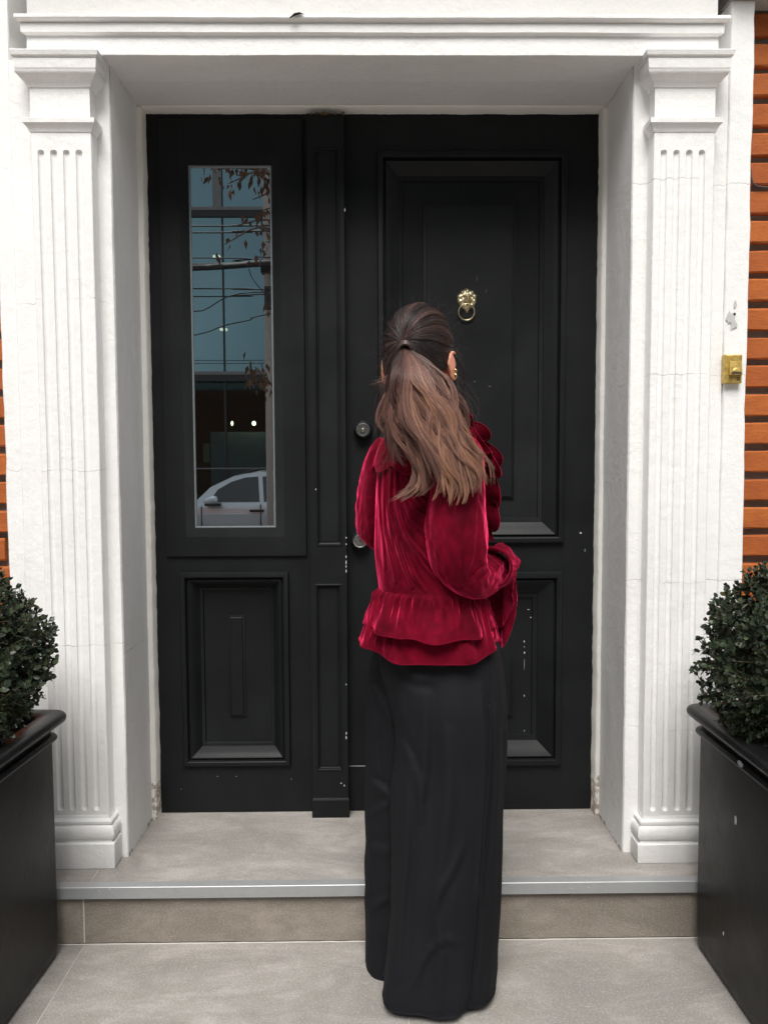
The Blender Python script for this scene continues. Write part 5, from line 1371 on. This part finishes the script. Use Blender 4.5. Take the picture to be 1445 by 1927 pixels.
# street pole
p0 = V(504, 600, YC + .3); g = G(); pole = empty('street_pole', (p0.x, p0.y, -.16), 'grey concrete street pole carrying the cables, mirrored in the glass', 'pole')
g.tube([(p0.x, p0.y, -.2), (p0.x, p0.y, 9.0)], [.055, .045], 14); g.obj('pole_shaft', M_CONC, pole, smooth=60)
g = G(); zc_ = V(504, 500, YC).z; g.box(p0.x - .08, p0.x + .9, p0.y - .05, p0.y + .14, zc_ - .05, zc_ + .05); g.obj('crossarm', M_FRAME, pole)
g = G(); g.box(p0.x - .02, p0.x + .10, p0.y + .08, p0.y + .2, V(510, 565, YC).z - .1, V(510, 548, YC).z + .1); g.obj('junction_box', M_FRAME, pole)
# street tree with dry brown leaves
rt = random.Random(5)
M_BARK = simple('bark', (.07, .055, .045), .9, nscale=30, amt=.5, bump=.8)
mL = Mat('dry_leaf', Roughness=.7); oi_ = mL.noise(3, 2); mL.set('Base_Color', mL.ramp(oi_, [(.3, (.035, .020, .012)), (.7, (.12, .055, .025))])); M_DRY = mL.m
tx = V(600, 500, 6.2); TREE = empty('street_tree', (tx.x, tx.y, -.16), 'street tree with hanging dry brown leaves, mirrored in the glass', 'tree')
g = G(); b0 = Vector((tx.x, tx.y, -.2)); g.tube([b0, b0 + Vector((.05, 0, 1.6)), b0 + Vector((0, .05, 3.0)), b0 + Vector((.1, 0, 4.6))], [.09, .075, .06, .03], 12)
tips = []
spots = [((430, 345), 9), ((445, 330), 9), ((442, 425), 7), ((422, 460), 2), ((470, 335), 8), ((490, 325), 14), ((505, 340), 16), ((475, 375), 2), ((495, 395), 12), ((505, 420), 12), ((500, 455), 8), ((483, 483), 3), ((512, 300), 20), ((395, 318), 6), ((480, 690), 26), ((500, 710), 20), ((470, 300), 16), ((530, 360), 22), ((560, 330), 26), ((540, 420), 20), ((580, 400), 20), ((600, 340), 22), ((620, 280), 26), ((560, 270), 26), ((500, 270), 22), ((440, 280), 18), ((640, 420), 18), ((500, 560), 4)]
lv, lf = [], []
for (px, py), nlf in spots:
    e = V(px, py, 6.2 + rt.uniform(-.4, .4))
    z_at = min(4.4, max(1.4, e.z - rt.uniform(-.2, .5)))
    s = Vector((tx.x, tx.y, z_at)) if py < 600 else Vector((tx.x, tx.y, 1.3))
    m_ = s.lerp(e, .55) + Vector((0, rt.uniform(-.1, .1), rt.uniform(0, .25)))
    g.tube([tuple(p) for p in cr([tuple(s), tuple(m_), tuple(e)], 8)], list(np.linspace(.022, .005, 8)), 6)
    for k in range(nlf):
        c = e + Vector((rt.gauss(0, .07), rt.gauss(0, .09), rt.gauss(-.02, .08)))
        a = Vector((rt.gauss(0, .35), rt.gauss(0, .35), -1)).normalized(); sd = a.cross(Vector((rt.gauss(0, 1), rt.gauss(0, 1), .1))).normalized(); nn = a.cross(sd)
        ln, wd_ = rt.uniform(.07, .13), rt.uniform(.018, .032); k0 = len(lv)
        lv += [c, c + a*ln*.35 + sd*wd_ + nn*.012, c + a*ln, c + a*ln*.35 - sd*wd_ + nn*.012, c + a*ln*.45]
        lf += [(k0, k0+4, k0+1), (k0+1, k0+4, k0+2), (k0, k0+3, k0+4), (k0+3, k0+2, k0+4)]
g.obj('trunk', M_BARK, TREE, smooth=60)
o = obj('crown', lv, lf, M_DRY, TREE)
# ------------------------------------------------------------------ silver car parked across the street
YCAR = 11.6; SC = V(373, 948, YCAR)
xf = SC.x - 1.22; zs = -.33
def paint():
    m = Mat('silver_paint', Metallic=.25, Roughness=.32, Coat_Weight=.6, Coat_Roughness=.05); n1 = m.noise(400, 2)
    m.set('Base_Color', m.mix(n1, (.60, .69, .76), (.72, .80, .86))); return m.m
M_SIL = paint(); M_CGL = Mat('car_glass', Base_Color=(.015, .02, .022), Roughness=.04, Specular_IOR_Level=.9).m; M_TYRE = simple('tyre_rubber', (.02, .02, .02), .8); M_RIM = simple('wheel_alloy', (.5, .5, .52), .3, .9); M_TRIM = simple('black_trim', (.02, .02, .022), .5)
CAR = empty('parked_car', (xf + 2.1, -YCAR - .85, zs), 'silver hatchback with roof rails across the street, mirrored in the sidelight pane', 'car')
yn = -YCAR                                         # near side of the car
zb_, zr = SC.z + .0, V(505, 888, YCAR).z
LEN = 4.3
def cx_(x): return xf + x
def side_prof(inset_top):
    return None
g = G()
low = [(0.0, .32), (.02, .55), (.10, .66), (.75, .80), (1.20, .93), (2.0, .955), (3.2, .97), (4.15, .98), (4.27, .75), (4.30, .35), (4.18, .22), (.12, .22)]
hk = (zb_ - zs)/.93
stn = [(0.0, .10, .93), (.06, .02, .985), (.14, 0, 1.0), (.85, 0, 1.0), (1.56, 0, 1.0), (1.64, .02, .985), (1.70, .10, .93)]
L = []
for w_, ins, hs_ in stn:
    L.append([(cx_(min(max(x, ins), LEN - ins)), yn - w_, zs + z*hk*(hs_ if z > .6 else 1)) for x, z in low])
g.loops(L, True, True); body = g.obj('car_body', M_SIL, CAR, smooth=40)
roof = zr - zs; belt = .94*hk
gp_ = [(1.12, belt*.985), (1.42, belt + (roof - belt)*.50), (1.85, belt + (roof - belt)*.86), (2.30, roof), (3.2, roof*.995), (3.75, belt + (roof - belt)*.80), (4.18, belt)]
g = G(); L = []
for w_, k in ((.03, 0), (.10, .3), (.24, 1.0), (.85, 1.03), (1.46, 1.0), (1.60, .3), (1.67, 0)):
    L.append([(cx_(x), yn - w_, zs + (belt*.98 if k == 0 else belt*.98 + (z - belt*.98)*1.0*(1 if k >= 1 else (.45 if k == .3 else 0)))) for x, z in gp_])
# greenhouse with leaning sides
L = []
for q in range(2):
    pass
def wside(z): return .04 + .17*max(0, (z - belt))/(roof - belt)
L = [[(cx_(x), yn - wside(z), zs + z) for x, z in gp_], [(cx_(x), yn - wside(z) - .08, zs + z + .012*(z > belt*1.05)) for x, z in gp_], [(cx_(x), yn - .85, zs + z + .03*(z > belt*1.05)) for x, z in gp_], [(cx_(x), yn - 1.70 + wside(z) + .08, zs + z + .012*(z > belt*1.05)) for x, z in gp_], [(cx_(x), yn - 1.70 + wside(z), zs + z) for x, z in gp_]]
g.loops(L, True, True, closed=False); g.f.append(tuple(range(len(gp_)))); g.obj('cabin', M_SIL, CAR, smooth=40)
def skin():
    vp = [(.24, -.03), (.34, .012), (.52, .040), (.66, .055), (.705, .060), (.715, .044), (.80, .040), (.88, .028), (.93, .0)]
    g = G(); L = []
    for x in np.linspace(.16, 4.16, 26):
        e = min(1, (x - .10)/.5, (4.26 - x)/.4)
        L.append([(cx_(x), yn - .012 + y*e, zs + min(z, .64 + .30*min(1, x/1.2))*hk*(1 + .02*x/4)) for z, y in vp])
    g.loops(L, closed=False); g.obj('door_skin', M_SIL, CAR, smooth=35)
skin()
def swin(poly, nm):
    g = G(); fr_ = [(cx_(x), yn - wside(z) + .006, zs + z) for x, z in poly]; g.loops([[(x, y - .02, z) for x, y, z in fr_], fr_], False, True); return g.obj(nm, M_CGL, CAR)
bt = belt + .02; tp = roof - .085
swin([(1.42, bt), (2.34, bt), (2.30, tp), (2.06, tp - .02), (1.80, tp - .10), (1.56, tp - .24)], 'front_window')
swin([(2.42, bt), (3.28, bt), (3.24, tp), (2.38, tp)], 'rear_window'); swin([(3.34, bt), (3.80, bt + .02), (3.62, tp - .10), (3.32, tp)], 'quarter_window')
g = G(); ws = [(1.20, belt + .03), (2.20, roof - .03)]; g.add([(cx_(1.20), yn - .14, zs + belt + .065), (cx_(1.20), yn - 1.56, zs + belt + .065), (cx_(2.16), yn - 1.44, zs + roof + .0), (cx_(2.16), yn - .26, zs + roof + .0)], [(0, 1, 2, 3)]); g.obj('windscreen', M_CGL, CAR)
m0 = V(400, 944, YCAR); g = G(); g.lathe((m0.x, yn + .10, m0.z + .02), (1, 0, .12), [(.03, -.14), (.075, -.10), (.085, .0), (.075, .10), (.03, .12)], 12); mr = g.obj('wing_mirror', M_SIL, CAR, smooth=60)
g = G(); g.box(m0.x - .11, m0.x + .17, yn + .03, yn + .16, m0.z - .075, m0.z - .03); g.obj('mirror_base', M_TRIM, mr)
h0 = V(484, 961, YCAR); g = G(); g.box(h0.x - .13, h0.x + .13, yn - .01, yn + .075, h0.z - .022, h0.z + .022); g.obj('door_handle', M_TRIM, CAR, bevel=.01)
g = G(); g.box(cx_(2.36), cx_(2.375), yn - .012, yn + .052, zs + .30, zs + belt*.97); g.box(cx_(1.28), cx_(1.295), yn - .012, yn + .052, zs + .30, zs + belt*.93); g.obj('door_gap', M_TRIM, CAR)
g = G(); g.tube([(cx_(x), yn - .24, zs + z + .05) for x, z in ((2.05, roof - .05), (2.30, roof), (3.2, roof*.995), (3.6, roof - .06))], .018, 6); g.obj('roof_rail', M_TRIM, CAR, smooth=60)
g = G(); g.box(cx_(.3), cx_(4.0), yn - .02, yn + .035, zs + .22, zs + .36); g.obj('sill_trim', M_TRIM, CAR, bevel=.01)
for x in (.80, 3.42):
    for y in (yn - .10, yn - 1.60):
        g = G(); g.lathe((cx_(x), y, zs + .32), (0, 1, 0), [(.20, -.11), (.30, -.11), (.32, -.08), (.32, .08), (.30, .115), (.20, .115)], 28); wh = g.obj('wheel', M_TYRE, CAR, smooth=40)
        g = G(); g.lathe((cx_(x), y, zs + .32), (0, 1, 0), [(.21, -.118), (.21, .118), (.18, .10), (.06, .112), (.02, .12)], 28); g.obj('rim', M_RIM, wh, smooth=40)
g = G(); g.box(cx_(-.01), cx_(.16), yn - .34, yn - .02, zs + .56, zs + .66); g.obj('headlight', M_BEAD, CAR, bevel=.02)
g = G(); g.box(cx_(4.16), cx_(4.31), yn - .26, yn - .01, zs + .70, zs + .86); g.obj('tail_light', simple('red_lens', (.3, .01, .01), .3), CAR, bevel=.02)
